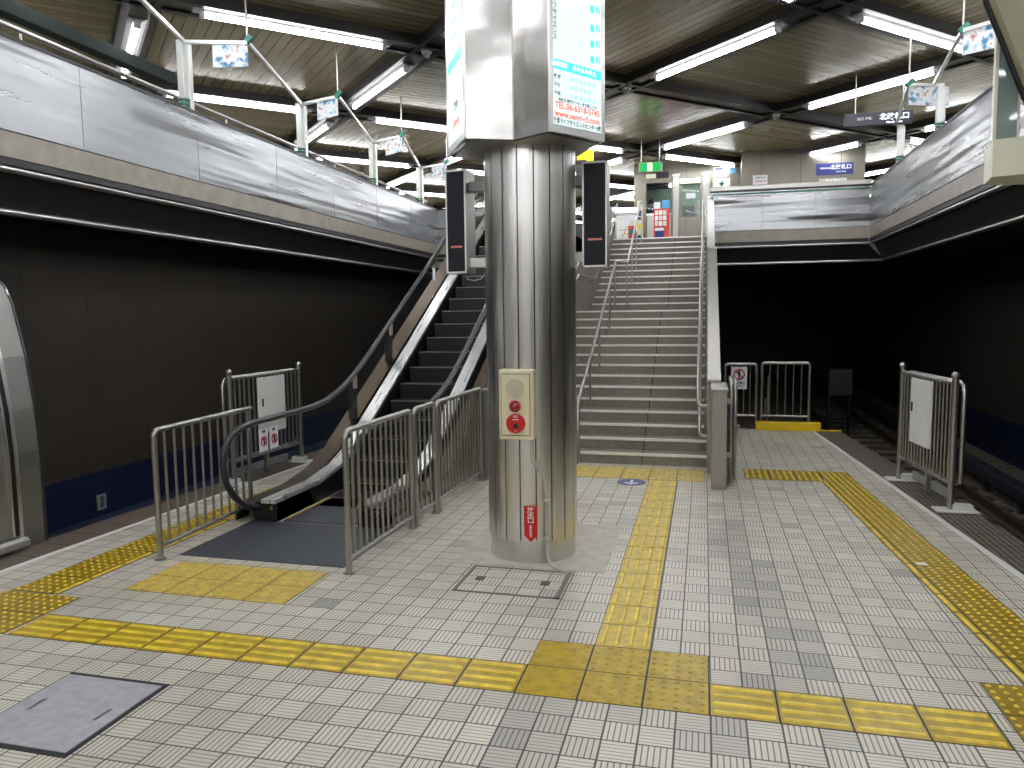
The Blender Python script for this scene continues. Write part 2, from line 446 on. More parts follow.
# stencil plate on the left blue band
t = thing('wall_number_plate', 'small white plate with dark characters on the left blue tunnel wall', 'sign', (LW + .02, 4.75, -.55))
o_ = MB().box(LW + .02, LW + .035, 4.68, 4.83, -.70, -.50).build('plate', 'grey_paint', t)
text('非\n常', (LW + .037, 4.755, -.60), (0, 1, 0), (0, 0, 1), .08, 'ink', t)

# concourse slab around the opening, slab edges
ZF, ZC = 3.56, 5.95
LA, LB = Vector((-5.41, -16.0)), Vector((-6.07, 15.2))       # left parapet line (plan)
RA, RB = Vector((3.587, -16.0)), Vector((3.97, 14.5))          # right parapet line
def slab(name, poly): struct(name, MB().prism(poly, 2.86, ZF), 'dark_brown')
struct('floor_concourse_left', MB().prism([(-10.4, -16), (-5.82, -16), (-6.45, 15.3), (-10.4, 15.3)], 3.0, ZF), 'concourse_floor')
struct('floor_concourse_right', MB().prism([(4.0, -16), (10.2, -16), (10.2, 15.3), (4.36, 15.3)], 3.0, ZF), 'concourse_floor')
struct('floor_concourse', MB().box(-10.4, 10.2, 15.3, 36, 3.0, ZF), 'concourse_floor')
struct('floor_concourse_back', MB().box(-10.4, 10.2, -18.3, -16, 3.0, ZF), 'concourse_floor')
struct('ceiling_track_left', MB().prism([(-8, -16), (-5.83, -16), (-6.46, 15.3), (-6.46, 34), (-8, 34)], 2.90, 3.0), 'black')
struct('ceiling_track_right', MB().prism([(4.01, -16), (4.37, 15.3), (4.37, 34), (9, 34), (9, -16)], 2.90, 3.0), 'black')
struct('ceiling_track_far', MB().box(-6.46, 4.37, 15.64, 34, 2.90, 3.0), 'black')
struct('wall_back', MB().box(-8, 9, -16.3, -16.0, -1.5, 3.0), 'concrete')
struct('wall_concourse_left', MB().box(-10.4, -10.1, -18, 36, ZF, ZC + .3), 'wallsteel')
struct('wall_concourse_right', MB().box(9.9, 10.2, -18, 36, ZF, ZC + .3), 'wallsteel')
struct('wall_concourse_far', MB().box(-10.4, 10.2, 36, 36.3, ZF, ZC + .3), mat('far_wall_green', (150, 172, 150), .5))
struct('wall_concourse_back', MB().box(-10.4, 10.2, -18.3, -18, ZF, ZC + .3), 'concrete')

def parapet(label, p, q, out, n_seam, z1=4.42, e0x=0., e1x=0.):
    """stainless parapet along plan line p-q with cream fascia, dark recess and two pipes below; out = direction away from the void"""
    p, q = Vector(p), Vector(q); d = (q - p); L = d.length; n = d.normalized(); out = Vector(out).normalized()
    t = thing('parapet', label, 'parapet', ((p.x + q.x) / 2, (p.y + q.y) / 2, ZF))
    def strip(o0, o1, z0, z1_, e=0.0):
        a = p + out * o0 - n * e; bq = q + out * o0 + n * e; w = out * (o1 - o0)
        return MB().obox((a.x, a.y, z0), (bq.x - a.x, bq.y - a.y, 0), (w.x, w.y, 0), (0, 0, z1_ - z0))
    k = n_seam
    for i in range(k):
        a = p + d * (i / k) + n * .004; e = p + d * ((i + 1) / k) - n * .004
        MB().obox((a.x, a.y, ZF + .01), (e.x - a.x, e.y - a.y, 0), (out.x * .04, out.y * .04, 0), (0, 0, z1 - ZF - .01)).build('steel_panel', 'steel_parapet', t)
    strip(.005, .09, ZF - .24, ZF + .0).build('fascia', 'cream_fascia', t)
    strip(.04, .10, ZF, z1 - .02).build('backing', 'black', t)
    strip(-.01, .06, z1, z1 + .035).build('coping', 'black', t)
    strip(.02, .3, ZF - .31, ZF - .24, ).build('shadow_gap', 'black', t)
    a, e = p + out * .07, q + out * .07
    MB().tube([(a.x, a.y, 3.22), (e.x, e.y, 3.22)], .035, 12).build('pipe', 'steel', t)
    # sloping soffit board
    a0, e0 = p + out * .1, q + out * .1; a1, e1 = p + out * .36 - n * e0x, q + out * .36 + n * e1x
    MB().add([(a0.x, a0.y, 3.2), (e0.x, e0.y, 3.2), (e1.x, e1.y, 2.88), (a1.x, a1.y, 2.88),
              (a0.x + out.x*.05, a0.y + out.y*.05, 3.25), (e0.x + out.x*.05, e0.y + out.y*.05, 3.25), (e1.x + out.x*.05, e1.y + out.y*.05, 2.9), (a1.x + out.x*.05, a1.y + out.y*.05, 2.9)],
             [(0,1,2,3), (7,6,5,4), (0,4,5,1), (1,5,6,2), (2,6,7,3), (3,7,4,0)]).build('soffit_board', 'dark_brown', t)
    a, e = p + out * .36 - n * e0x, q + out * .36 + n * e1x
    MB().tube([(a.x, a.y, 2.86), (e.x, e.y, 2.86)], .035, 12).build('pipe', 'steel', t)
    return t
parapet('long stainless parapet above the left track, sweeping back to the escalator top', LA, LB, (-1, 0), 16, e1x=.36)
parapet('long stainless parapet above the right track beside the cream sign bracket', RA, RB, (1, 0), 16, e1x=.36)
parapet('short stainless parapet facing the camera, right of the stairs', (.66, 14.5), (3.97, 14.5), (0, 1), 3, e1x=.36)
parapet('short stainless parapet at the far end left of the escalator', (-6.07, 15.15), (-3.45, 15.15), (0, 1), 2, e0x=.36)
# teal strip along the short parapet, handrails on the concourse side
tag(MB().box(.70, 3.94, 14.485, 14.50, 4.36, 4.39).build('edge_strip', 'green'), 'teal edge strip running along the top of the short right parapet', 'strip')
tag(MB().box(.66, 4.0, 14.52, 14.60, 4.46, 4.56).build('top_rail', 'steel_dull', bevel=.01), 'grey flat top rail on the short parapet right of the stairs', 'rail')
def rail_top(label, p, q, off):
    t = thing('parapet_handrail', label, 'handrail', (p[0], p[1], 4.45))
    MB().tube([(p[0] + off, p[1], 4.66), (q[0] + off, q[1], 4.66)], .028, 10).build('rail', 'steel_pipe', t)
    for i in range(9):
        f = (i + .5) / 9; x = p[0] + (q[0]-p[0])*f + off; y = p[1] + (q[1]-p[1])*f
        MB().tube([(x, y, 4.66), (x, y, 4.0)], .014, 8).build('bracket', 'steel_pipe', t)
rail_top('round steel handrail along the concourse side of the left parapet', LA, LB, -.28)
rail_top('round steel handrail along the concourse side of the right parapet', RA, RB, .28)
t = thing('hanging_beam', 'dark green beam hanging under the ceiling at the upper left', 'beam', (-7.6, 0, 5.0))
MB().box(-7.7, -7.5, -8, 7.2, 5.42, 5.60).build('channel', 'dark_green', t, bevel=.01)
for y in (-4, 0, 4): MB().tube([(-7.6, y, 5.58), (-7.6, y, ZC + .05)], .02, 8).build('hanger', 'steel_dull', t)

# ------------------------------------------------------------------ ceiling: slats, diagonal beams, lights
struct('ceiling', MB().box(-10.4, 10.2, -18, 36, ZC + .12, ZC + .3), 'slats')
def uv(u, v, z): return Vector(((u - v) * .70711, (u + v) * .70711, z))
def clip_line(fixed, along):
    """range of the parameter keeping the point over the concourse"""
    r = [s * .25 for s in range(-110, 220) if (lambda P: -10.0 < P.x < 9.8 and -17.8 < P.y < 35.8)(uv(s * .25, fixed, 0) if along == 'u' else uv(fixed, s * .25, 0))]
    return (min(r), max(r)) if r else None
n_trim = 10
def beam(a, b):
    global n_trim
    d = (b - a).normalized(); side = d.cross(Vector((0, 0, 1)))
    k = MB(); k.bar(a + Vector((0, 0, .06)), b + Vector((0, 0, .06)), .30, .13)
    struct('trim_%d' % n_trim, k, 'beam'); n_trim += 1
    k = MB()
    for s in (-1, 1): k.bar(a + side * s * .19 + Vector((0, 0, .045)), b + side * s * .19 + Vector((0, 0, .045)), .09, .17)
    struct('trim_%d' % n_trim, k, 'beam_dark'); n_trim += 1
for j in range(-7, 10):
    r = clip_line(j * LDV, 'u')
    if r: beam(uv(r[0], j * LDV, ZC), uv(r[1], j * LDV, ZC))
for k_ in range(-7, 9):
    u = LU0 + k_ * LDU; r = clip_line(u, 'v')
    if r: beam(uv(u, r[0], ZC + .004), uv(u, r[1], ZC + .004))
def make_light():
    t = thing('ceiling_light', '', 'ceiling light', (0, 0, 0), 'fluorescent strip lights on the diagonal ceiling beams')
    # local x is the long axis
    MB().prism([(-.12, .0), (-.055, -.035), (.055, -.035), (.12, .0), (.12, .03), (-.12, .03)], -1.42, 1.42, 0).build('housing', 'reflector', t, local=True)
    MB().tube([(-1.27, 0, -.062), (1.27, 0, -.062)], .034, 12).build('tube', 'tube', t, local=True)
    for s in (-1, 1): MB().box(s*1.30 - .03, s*1.30 + .03, -.045, .045, -.10, -.03).build('end_cap', 'reflector', t, local=True)
    return t
L0 = make_light(); first = True
names = {  # (direction, lattice line, cell) -> label of the lights in view
 ('u', 2, -1): 'long strip light crossing the upper left, above the first post',
 ('v', 0, 2): 'strip light pointing at the camera, left of the hanging sign box',
 ('v', -1, 2): 'steep strip light at the top left edge, beside the first leaning bar',
 ('u', 3, -1): 'strip light above the left parapet between the first two posts',
 ('u', 3, 0): 'strip light just left of the sign box, its right end hidden behind it',
 ('v', 0, 3): 'short-looking strip light behind the second hanging poster',
 ('u', 4, 0): 'strip light level with the third post, above the left parapet',
 ('v', 1, 4): 'low slanting strip light right above the left speaker',
 ('v', 1, 1): 'brightest slanting strip light right of the sign box, near the top',
 ('u', 1, 1): 'strip light at the top right, sloping down to the right',
 ('v', 2, 1): 'long slanting strip light above the dark blue hanging sign',
 ('v', 2, 2): 'slanting strip light right of the green exit sign',
 ('u', 3, 2): 'strip light running down right toward the wall with the green cross',
 ('u', 3, 1): 'short bit of strip light between the sign box and the exit sign',
 ('v', 2, 3): 'slanting strip light just above the right speaker, beside the exit sign',
 ('u', 4, 2): 'far strip light over the passage behind the right speaker',
 ('v', 3, 1): 'slanting strip light above the right parapet, crossing the second post',
 ('v', 1, 2): 'slanting strip light mostly hidden behind the sign box, its tip showing at right',
 ('v', 3, 2): 'slanting strip light over the blue wall sign at right',
 ('u', 2, 3): 'strip light meeting the second right post, pointing down to the right',
 ('v', 4, 2): 'farthest strip light seen over the right passage',
}
def light(kind, line, cell):
    global first
    if kind == 'u': c = uv(LU0 + (cell + .5) * LDU, line * LDV, ZC - .01); rz = radians(45)
    else: c = uv(LU0 + line * LDU, (cell + .5) * LDV, ZC - .01); rz = radians(135)
    if not (-9.3 < c.x < 9.0 and -15.5 < c.y < 33): return
    lab = names.get((kind, line, cell), 'fluorescent strip light on a diagonal beam, outside or at the rim of the picture')
    if first: o = L0; first = False
    else: o = dup(L0)
    o.location = c; o.rotation_euler.z = rz; o['label'] = lab
for line in range(-6, 9):
    for cell in range(-7, 9):
        if not (line == 2 and 0 <= cell <= 2): light('u', line, cell)
        light('v', line, cell)
# heads where beams cross
for (u, v, lab) in ((LU0 + LDU, 2 * LDV, 'small round detector where the beams cross right of the sign box'), (LU0 + 2 * LDU, 2 * LDV, 'small round detector where the beams cross above the exit sign'),
                    (LU0, 2 * LDV, 'small white camera on the beam crossing left of the sign box')):
    P = uv(u, v, ZC - .02); t = thing('smoke_detector', lab, 'detector', P)
    MB().cyl(P + Vector((0, 0, .02)), P + Vector((0, 0, -.03)), .09, .08).build('base', 'white', t)
    MB().ball(P + Vector((0, 0, -.05)), .055).build('sensor', 'grey_paint', t)

# ------------------------------------------------------------------ posts with leaning bars and hanging posters on the parapets
poster_mats = [emit('poster_print', (200, 214, 226), .0)]
def poster_mat(seed):
    mt, nt, b = newmat('poster_print'); 
    c = ramp(nt, noise(nt, 9 + seed, 3), [(.35, lin((60, 130, 175))), (.45, lin((225, 232, 238))), (.6, lin((238, 238, 238))), (.68, lin((190, 130, 120))), (.75, lin((60, 70, 110)))])
    nt.links.new(c, b.inputs['Base Color']); setv(b, rough=.4); return mt
PM = poster_mat(0)
def zigpost(i, base, arm, nxt, zt, lab_post, lab_poster):
    """post at base (x,y), horizontal arm to arm (x,y), thin bar from the arm end to the next post"""
    bx, by = base; ax, ay = arm
    bx = (LA.x + (LB.x - LA.x) * (by + 16) / 31.2 - .075) if bx < 0 else (RA.x + (RB.x - RA.x) * (by + 16) / 30.5 + .07)
    left = bx < 0
    t = thing('barrier_post', lab_post, 'post', (bx, by, ZF), 'pale posts with zigzag bars along the parapets')
    MB().box(bx - .055, bx + .035, by - .05, by + .05, ZF, zt).build('post', 'post_white', t, bevel=.006)
    MB().box(bx + .036, bx + .074, by + .01, by + .09, 4.456, zt - .03).build('post', 'post_white', t, bevel=.004)
    if lab_poster: MB().bar((bx, by, zt - .02), (ax, ay, zt - .02), .05, .045).build('arm', 'post_white', t)
    if nxt: MB().bar((ax, ay, zt), (nxt[0], nxt[1], zt), .04, .04).build('brace', 'post_white', t)
    b = MB()
    for z in (4.45, 4.5, 4.55): b.cyl((bx, by, z), (bx, by, z + .03), .075, n=14)
    b.build('clamp', 'green', t)
    if not lab_poster: return
    MB().bar((ax - .04, ay, zt - .03), (ax + .06, ay, zt + .06), .05, .07).build('tie', 'green', t)
    MB().tube([(ax, ay, zt), (ax, ay, ZC + .1)], .012, 8).build('hanger_rod', 'steel_dull', t)
    f0, f1 = (.46, 1.0) if left else ((.1, 1.0) if by < 8 else (-.25, 1.0))
    P, Q = Vector((bx, by, zt)).lerp(Vector((ax, ay, zt)), f0), Vector((bx, by, zt)).lerp(Vector((ax, ay, zt)), f1)
    o = MB().obox((P.x, P.y - .003, zt - .33), (Q.x - P.x, Q.y - P.y, .02), (0, .004, 0), (0, 0, .29)).build('poster', PM)
    tag(o, lab_poster, 'poster')
lp = [((-5.92, 5.33), (-5.17, 5.60)), ((-5.98, 8.35), (-5.18, 8.10)), ((-6.04, 11.30), (-5.24, 10.90)), ((-6.10, 14.10), (-5.30, 13.75))]
ordn = ['first, tallest-looking', 'second', 'third', 'fourth, farthest']
for i, (bp, ap) in enumerate(lp):
    zigpost(i, bp, ap, lp[i + 1][0] if i < 3 else None, 5.31, '%s pale post on the left parapet counting from the camera' % ordn[i],
            'small blue and white poster hanging from the arm of the %s left parapet post' % ['first', 'second', 'third', 'fourth'][i])
t = thing('barrier_post', 'pale post at the left parapet outside the picture, only its leaning bar seen', 'post', (-5.9, 2.3, ZF), 'pale posts with zigzag bars along the parapets')
MB().box(-5.93, -5.84, 2.25, 2.35, ZF, 5.31).build('post', 'post_white', t)
MB().bar((-5.88, 2.3, 5.29), (-5.05, 2.66, 5.29), .05, .045).build('arm', 'post_white', t)
MB().bar((-5.05, 2.66, 5.31), (-5.92, 5.33, 5.31), .04, .04).build('brace', 'post_white', t)
rp = [((3.86, 6.9), (3.56, 7.25)), ((3.88, 9.66), (3.5, 9.5)), ((3.93, 12.2), (3.5, 12.0))]
for i, (bp, ap) in enumerate(rp):
    zigpost(i, bp, ap, rp[i + 1][0] if i < 2 else None, 5.16, ['pale post half hidden behind the cream bracket on the right parapet', 'pale post on the right parapet beside the dark blue hanging sign, nearer one', 'pale post on the right parapet, the far one left of the others'][i],
            ['small blue poster hanging at the top right beside the cream bracket', 'small blue poster hanging behind the nearer clear right post', None][i])

# ------------------------------------------------------------------ hanging signs
M['blue_lit'] = emit('hanging_sign_blue', (8, 12, 44), .05)
M['white_lit'] = emit('white_lit_letters', (245, 248, 255), 1.1)
t = thing('hanging_sign', 'dark blue hanging sign with white characters near the right ceiling', 'sign', (3.6, 12, 5.2))
MB().box(3.02, 4.16, 12.0, 12.1, 5.13, 5.36).build('sign_board', 'blue_lit', t, bevel=.006)
text('北改札口', (3.85, 11.99, 5.26), (1, 0, 0), (0, 0, 1), .125, 'white_lit', t)
text('North Gate', (3.85, 11.99, 5.165), (1, 0, 0), (0, 0, 1), .055, 'white_lit', t)
text('出口 改札', (3.35, 11.99, 5.25), (1, 0, 0), (0, 0, 1), .06, 'white_ink', t)
for x in (3.2, 4.0): MB().tube([(x, 12.05, 5.35), (x, 12.05, ZC + .1)], .012, 8).build('hanger_rod', 'steel_dull', t)
M['exit_green'] = emit('exit_green', (10, 160, 70), .8); M['exit_white'] = emit('exit_white', (225, 245, 190), 2.0)
t = thing('exit_sign', 'lit green exit sign hanging above the stair top', 'exit sign', (-.79, 16, 5.3))
MB().box(-1.06, -.50, 16.0, 16.12, 5.24, 5.47).build('case', 'steel_dull', t, bevel=.006)
MB().box(-1.05, -.51, 15.992, 16.0, 5.25, 5.46).build('lit_face', 'exit_green', t)
MB().box(-.84, -.73, 15.985, 16.0, 5.26, 5.45).build('pictogram_panel', 'exit_white', t)
b = MB(); b.ball((-.785, 15.98, 5.42), .016); b.bar((-.785, 15.98, 5.40), (-.80, 15.98, 5.34), .03, .01, (0, 1, 0))
b.bar((-.80, 15.98, 5.34), (-.76, 15.98, 5.29), .016, .01, (0, 1, 0)); b.bar((-.80, 15.98, 5.34), (-.825, 15.98, 5.28), .016, .01, (0, 1, 0)); b.bar((-.79, 15.98, 5.39), (-.75, 15.98, 5.36), .012, .01, (0, 1, 0))
b.build('running_figure', 'exit_green', t)
text('出口', (-.60, 15.995, 5.355), (1, 0, 0), (0, 0, 1), .07, 'exit_white', t)
for x in (-1.0, -.56): MB().tube([(x, 16.06, 5.47), (x, 16.06, ZC + .1)], .01, 8).build('hanger_rod', 'steel_dull', t)

# ------------------------------------------------------------------ staircase
SX0, SX1 = -1.62, .60
H1, T1, H2, T2 = .13, .30, .145, .33
nos = [(5.55 + i * T1, H1 * (i + 1)) for i in range(14)]
yL = nos[-1][0]; y2 = yL + 2.2
nos2 = [(y2 + i * T2, 14 * H1 + H2 * (i + 1)) for i in range(12)]
st = thing('staircase', 'grey granite staircase rising to the concourse with a landing halfway', 'stairs', (-.5, 5.55, 0))
allst = nos + nos2
for i, (y, z) in enumerate(allst):
    yb = allst[i + 1][0] if i + 1 < len(allst) else 15.62
    h = H1 if i < 14 else H2
    s_ = MB().box(SX0, SX1, y, yb + .02, z - h, z - .002).build('step', 'stone', st)
    MB().box(SX0 + .02, SX1 - (.0 if i < 2 else .03), y - .012, y + .035, z - .024, z + .004).build('nosing', 'nosing', s_)
    # joints between the stone slabs
MB().prism([(5.56, -.0), (6.2, -.0), (9.7, 1.45), (11.8, 1.45), (15.6, ZF - .5), (15.6, ZF - .16)] + [(y + .05, z - (H1 if i < 14 else H2) - .01) for i, (y, z) in reversed(list(enumerate(allst)))][:-1], SX0 + .01, SX1 - .01, 0).build('stair_body', 'dark_concrete', st)
# stair parapet with newel, right side
NLr = [(4.42, .98), (5.15, 1.02), (9.55, 2.80), (11.5, 2.84), (14.5, 4.30), (15.3, 4.46)]
t = thing('stair_parapet', 'stainless parapet along the right side of the stairs ending in a square newel', 'parapet', (.66, 4.4, 0))
b = MB(); top = NLr[1:]; bot = [(y, max(-.0, z - 1.35)) for y, z in top]
b.prism(top + bot[::-1], .60, .66, 0); b.build('side_sheet', 'steel_dull', t)
MB().box(.645, .79, 4.42, 5.2, 0, 1.0).build('newel', 'steel_dull', t, bevel=.006)
MB().ribbon([(y, z + .03) for y, z in NLr[1:]], .60, .74, .05).build('cap', 'steel_dull', t)
MB().box(.635, .80, 4.41, 5.21, .995, 1.02).build('cap', 'steel_dull', t, bevel=.004)
# handrails on the right
def hrail(label, x, dz, y0, hook=True, r=.021):
    t = thing('handrail', label, 'handrail', (x, y0, 0))
    def zz(y):
        if y <= yL: return H1 + (y - 5.55) * H1 / T1 + dz
        if y <= y2: return 14 * H1 + dz
        return 14 * H1 + H2 + (y - y2) * H2 / T2 + dz
    ys = [y0, yL - .15, yL + .15, y2 - .2, y2 + .05, 15.2]
    pts = [(x, y, zz(y)) for y in ys]; pts[1] = (x, yL - .1, zz(yL - .1)); pts[2] = (x, yL + .15, 14*H1 + dz); pts[3] = (x, y2 - .3, 14*H1 + dz)
    pts.append((x, 15.5, zz(15.2)))
    if hook: pts = [(.60, y0 - .06, zz(y0) - .12), (x + .03, y0 - .06, zz(y0) - .12), (x, y0 - .04, zz(y0) - .09)] + pts
    MB().tube(pts, r, 12).build('rail', 'steel_pipe', t)
    for y in (6.6, 8.4, 10.6, 12.6, 14.4):
        MB().tube([(x, y, zz(y) - .01), (x, y, zz(y) - .06), (.60, y, zz(y) - .07)], .009, 8).build('bracket', 'steel_pipe', t)
    return t
hrail('upper of the two round handrails on the right stair parapet', .50, .82, 5.35)
hrail('lower of the two round handrails on the right stair parapet', .52, .60, 5.15)
# central handrail
t = thing('stair_handrail', 'freestanding steel handrail running up the middle of the stairs', 'handrail', (-.9, 5.6, 0))
cx = -.885
def zc(y, d):
    if y <= yL: return H1 + (y - 5.6) * H1 / T1 + d
    if y <= y2: return 14 * H1 + d
    return 14 * H1 + H2 + (y - y2) * H2 / T2 + d
p1 = [(cx, 5.58, 0.02), (cx, 5.58, .72), (cx, 5.66, .80)] + [(cx, yL - .03, 14 * H1 + .80), (cx, yL + .08, 14*H1 + .825), (cx - .02, y2 - .12, 14*H1 + .93), (cx - .02, y2 - .04, 14*H1 + .92)] + [(cx - .05, 15.1, ZF + .84), (cx - .05, 15.5, ZF + .86)]
p1[0] = (cx, 5.5, 0.0); p1[1] = (cx, 5.5, .70); p1[2] = (cx, 5.56, .76)
MB().tube(p1, .02, 12).build('rail', 'steel_pipe', t)
for y, z0 in [(6.5, None), (7.4, None), (8.6, None), (yL + .06, None), (y2 - .1, None), (12.6, None), (13.6, None), (15.0, None)]:
    if y > y2: base = 14*H1 + H2 * (int((y - y2) / T2) + 1)
    elif y > yL: base = 14*H1
    else: base = H1 * (int((y - 5.55) / T1) + 1)
    topz = (14*H1 + .82 + .1 * (y > yL + 1)) if yL <= y <= y2 else (H1 + (y - 5.55)*H1/T1 + .70 if y < yL else 14*H1 + H2 + (y - y2)*H2/T2 + .72)
    MB().tube([(cx - (.02 if y > yL else 0), y, base - .002), (cx - (.02 if y > yL else 0), y, topz)], .015, 10).build('post', 'steel_pipe', t)
# left stair wall (between stairs and escalator) with bent handrail
t = thing('stair_side_wall', 'stainless wall between the escalator and the stairs', 'wall', (-1.7, 4.45, 0))
top = [(4.7, .90), (5.15, .95), (9.55, 2.72), (11.5, 2.76), (14.5, 4.2), (15.3, 4.3)]
MB().prism(top + [(15.3, 2.3), (5.6, -.0), (4.7, 0)], -1.72, -1.62, 0).build('side_sheet', 'steel_dull', t)
MB().box(-1.80, -1.64, 4.42, 4.75, 0, .98).build('newel', 'steel_dull', t, bevel=.006)
MB().ribbon([(y, z + .03) for y, z in top], -1.74, -1.60, .05).build('cap', 'steel', t)
t = thing('handrail', 'bent handrail on the left stair wall, its end showing beside the right speaker', 'handrail', (-1.5, 9, 0))
for dz in (.62, .82):
    MB().tube([(-1.5, 5.4, H1 + dz)] + [(-1.5, yL - .1, 14*H1 + dz - .02), (-1.5, yL + .15, 14*H1 + dz), (-1.5, y2 - .3, 14*H1 + dz), (-1.5, y2 + .05, 14*H1 + H2 + dz), (-1.5, 15.2, ZF + dz)], .02, 10).build('rail', 'steel_pipe', t)
for y in (6, 8, 10, 11.2): MB().tube([(-1.5, y, zc(y, .6)), (-1.62, y, zc(y, .55))], .01, 8).build('bracket', 'steel_pipe', t)

# ------------------------------------------------------------------ escalator
es = thing('escalator', 'escalator with dark steps and glass balustrades left of the steel pillar', 'escalator', (-2.65, 2.4, 0))
SL = .56
def ez(y):       # nosing line of the steps
    t0 = 3.2
    if y < t0: return 0.0
    if y < t0 + .35: return SL * (y - t0) ** 2 / .7
    z = SL * (y - t0) - SL * .175
    return min(z, ZF)
def dz_(y):       # deck top
    P = [(2.42, .20), (3.2, .20), (3.66, .27), (4.04, .40), (4.42, .62), (5.0, .94), (9.7, .94 + 4.7 * SL), (10.1, 3.74), (10.9, 3.78)]
    for (a, c), (e, d) in zip(P, P[1:]):
        if a <= y <= e: return c + (d - c) * (y - a) / (e - a)
    return P[0][1] if y < P[0][0] else P[-1][1]
DY = [2.42, 2.8, 3.2, 3.43, 3.66, 3.85, 4.04, 4.23, 4.42, 4.7, 5.0, 6.0, 7.5, 9.7, 10.1, 10.9]
HR = [(2.62, .10), (2.42, .12), (2.24, .19), (2.11, .30), (2.01, .44), (1.98, .59), (2.01, .72), (2.10, .81), (2.26, .86), (2.48, .875), (3.1, .88), (3.5, .89), (3.75, .92), (4.0, .98), (4.31, 1.09), (4.6, 1.23), (4.9, 1.39),
      (7.6, 2.90), (9.6, 4.05), (10.0, 4.22), (10.4, 4.34), (10.9, 4.38)]
XG = {-1: -3.24, 1: -2.08}          # glass/handrail planes
for s in (-1, 1):
    gx = XG[s]; ii = gx + .05 * (1 if s < 0 else -1)      # deck outer edge at the glass
    ix = gx + (.19 if s < 0 else -.19)                     # deck inner edge
    w0, w1 = sorted((ii, ix))
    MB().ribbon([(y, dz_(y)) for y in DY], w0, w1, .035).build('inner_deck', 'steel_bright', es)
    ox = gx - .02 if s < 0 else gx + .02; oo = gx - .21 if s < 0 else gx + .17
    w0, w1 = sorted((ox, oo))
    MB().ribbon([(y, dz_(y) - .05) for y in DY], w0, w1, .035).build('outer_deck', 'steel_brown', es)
    # skirt and newel base
    e0, e1 = sorted((ix, ix + (-.03 if s < 0 else .03)))
    sk = [(y, dz_(y) - .035) for y in DY] + [(y, max(0, ez(y) - .55)) for y in reversed(DY)]
    MB().prism(sk, e0, e1, 0).build('skirt', 'black', es)
    w0, w1 = sorted((gx - .03 if s < 0 else gx + .03, ix))
    MB().prism([(2.44, 0.003), (2.44, .05), (2.46, .165), (3.0, .165), (3.1, 0.003)], w0, w1, 0).build('newel_base', 'black', es)
    # outer cladding
    o0, o1 = sorted((oo, oo + (.02 if s < 0 else -.02)))
    cl = [(y, dz_(y) - .085) for y in DY] + [(y, max(0.003, ez(y) - .9)) for y in reversed(DY)]
    MB().prism(cl, o0, o1, 0).build('side_cladding', 'steel_dull' if s > 0 else 'dark_brown', es)
    # glass
    top = [p for p in HR[5:]]; gp = [(y, z - .03) for y, z in top] + [(y, dz_(y) - .02) for y in reversed(DY)]
    gl = MB().prism([(2.45, .18), (2.2, .26), (2.06, .45), (2.03, .60)] + [(y, z - .03) for y, z in HR[6:]] + [(y, dz_(y) - .02) for y in reversed(DY[1:])], gx - .006, gx + .006, 0)
    gl.build('glass_panel', 'glass', es)
    # handrail belt
    hb = MB(); pts = [(gx, y, z) for y, z in HR]
    hb.tube(pts, .029, 12); hb.build('handrail_belt', 'black_rubber', es)
# steps: treads with riser
ys = 3.0; n = 0
pitch = .312
while n < 24:
    z0 = ez(ys)
    z1 = ez(ys + pitch)
    zt = ez(ys + pitch * .0)
    b = MB()
    z_top = ez(ys + .02) + (0 if n < 2 else -.06)
    b.box(-3.01, -2.31, ys, ys + pitch + .01, z_top - .30, z_top)
    s_ = b.build('step', 'black', es)
    MB().box(-3.005, -2.315, ys - .004, ys + .014, z_top - .006, z_top + .003).build('step_edge', 'steel_dull', s_)
    ys += pitch; n += 1
MB().box(-3.0, -2.32, 2.46, 3.0, 0, .012).build('comb_plate', 'plate', es)
MB().box(-2.99, -2.97, 2.5, 3.3, .013, .018).build('demarcation_line', M['y_edge'], es)
MB().box(-3.5, -1.9, 10.3, 15.28, 3.3, ZF).build('top_landing', 'dark_brown', es)
tag(MB().box(-3.28, -1.92, 1.46, 2.43, 0, .006).build('floor_plate', 'plate'), 'dark ribbed floor plate in front of the escalator', 'floor plate')
# stickers on the left glass
for k, (y0, lab) in enumerate(((2.50, 'white prohibition sticker on the glass, left of two'), (2.67, 'white prohibition sticker on the glass, right of two'))):
    o = MB().box(-3.235, -3.231, y0, y0 + .135, .60, .80).build('sticker', 'paper', es, label=lab)
    b = MB(); n_ = 20; zc_ = .69; yc_ = y0 + .067
    b.tube([(-3.227, yc_ + .042 * cos(a * 2 * pi / n_), zc_ + .042 * sin(a * 2 * pi / n_)) for a in range(n_)], .005, 6, closed=True); b.bar((-3.227, yc_ - .028, zc_ + .03), (-3.227, yc_ + .028, zc_ - .03), .004, .008, (1, 0, 0))
    b.build('red_ring', 'red', o)
    b = MB(); b.ball((-3.228, yc_, zc_ + .02), .011, 8, 5); b.bar((-3.228, yc_, zc_ + .01), (-3.228, yc_, zc_ - .028), .005, .018, (1, 0, 0)); b.build('figure', 'ink', o)
    text('禁止' if k else '注意', (-3.229, yc_, .775), (0, 1, 0), (0, 0, 1), .028, 'ink', o)
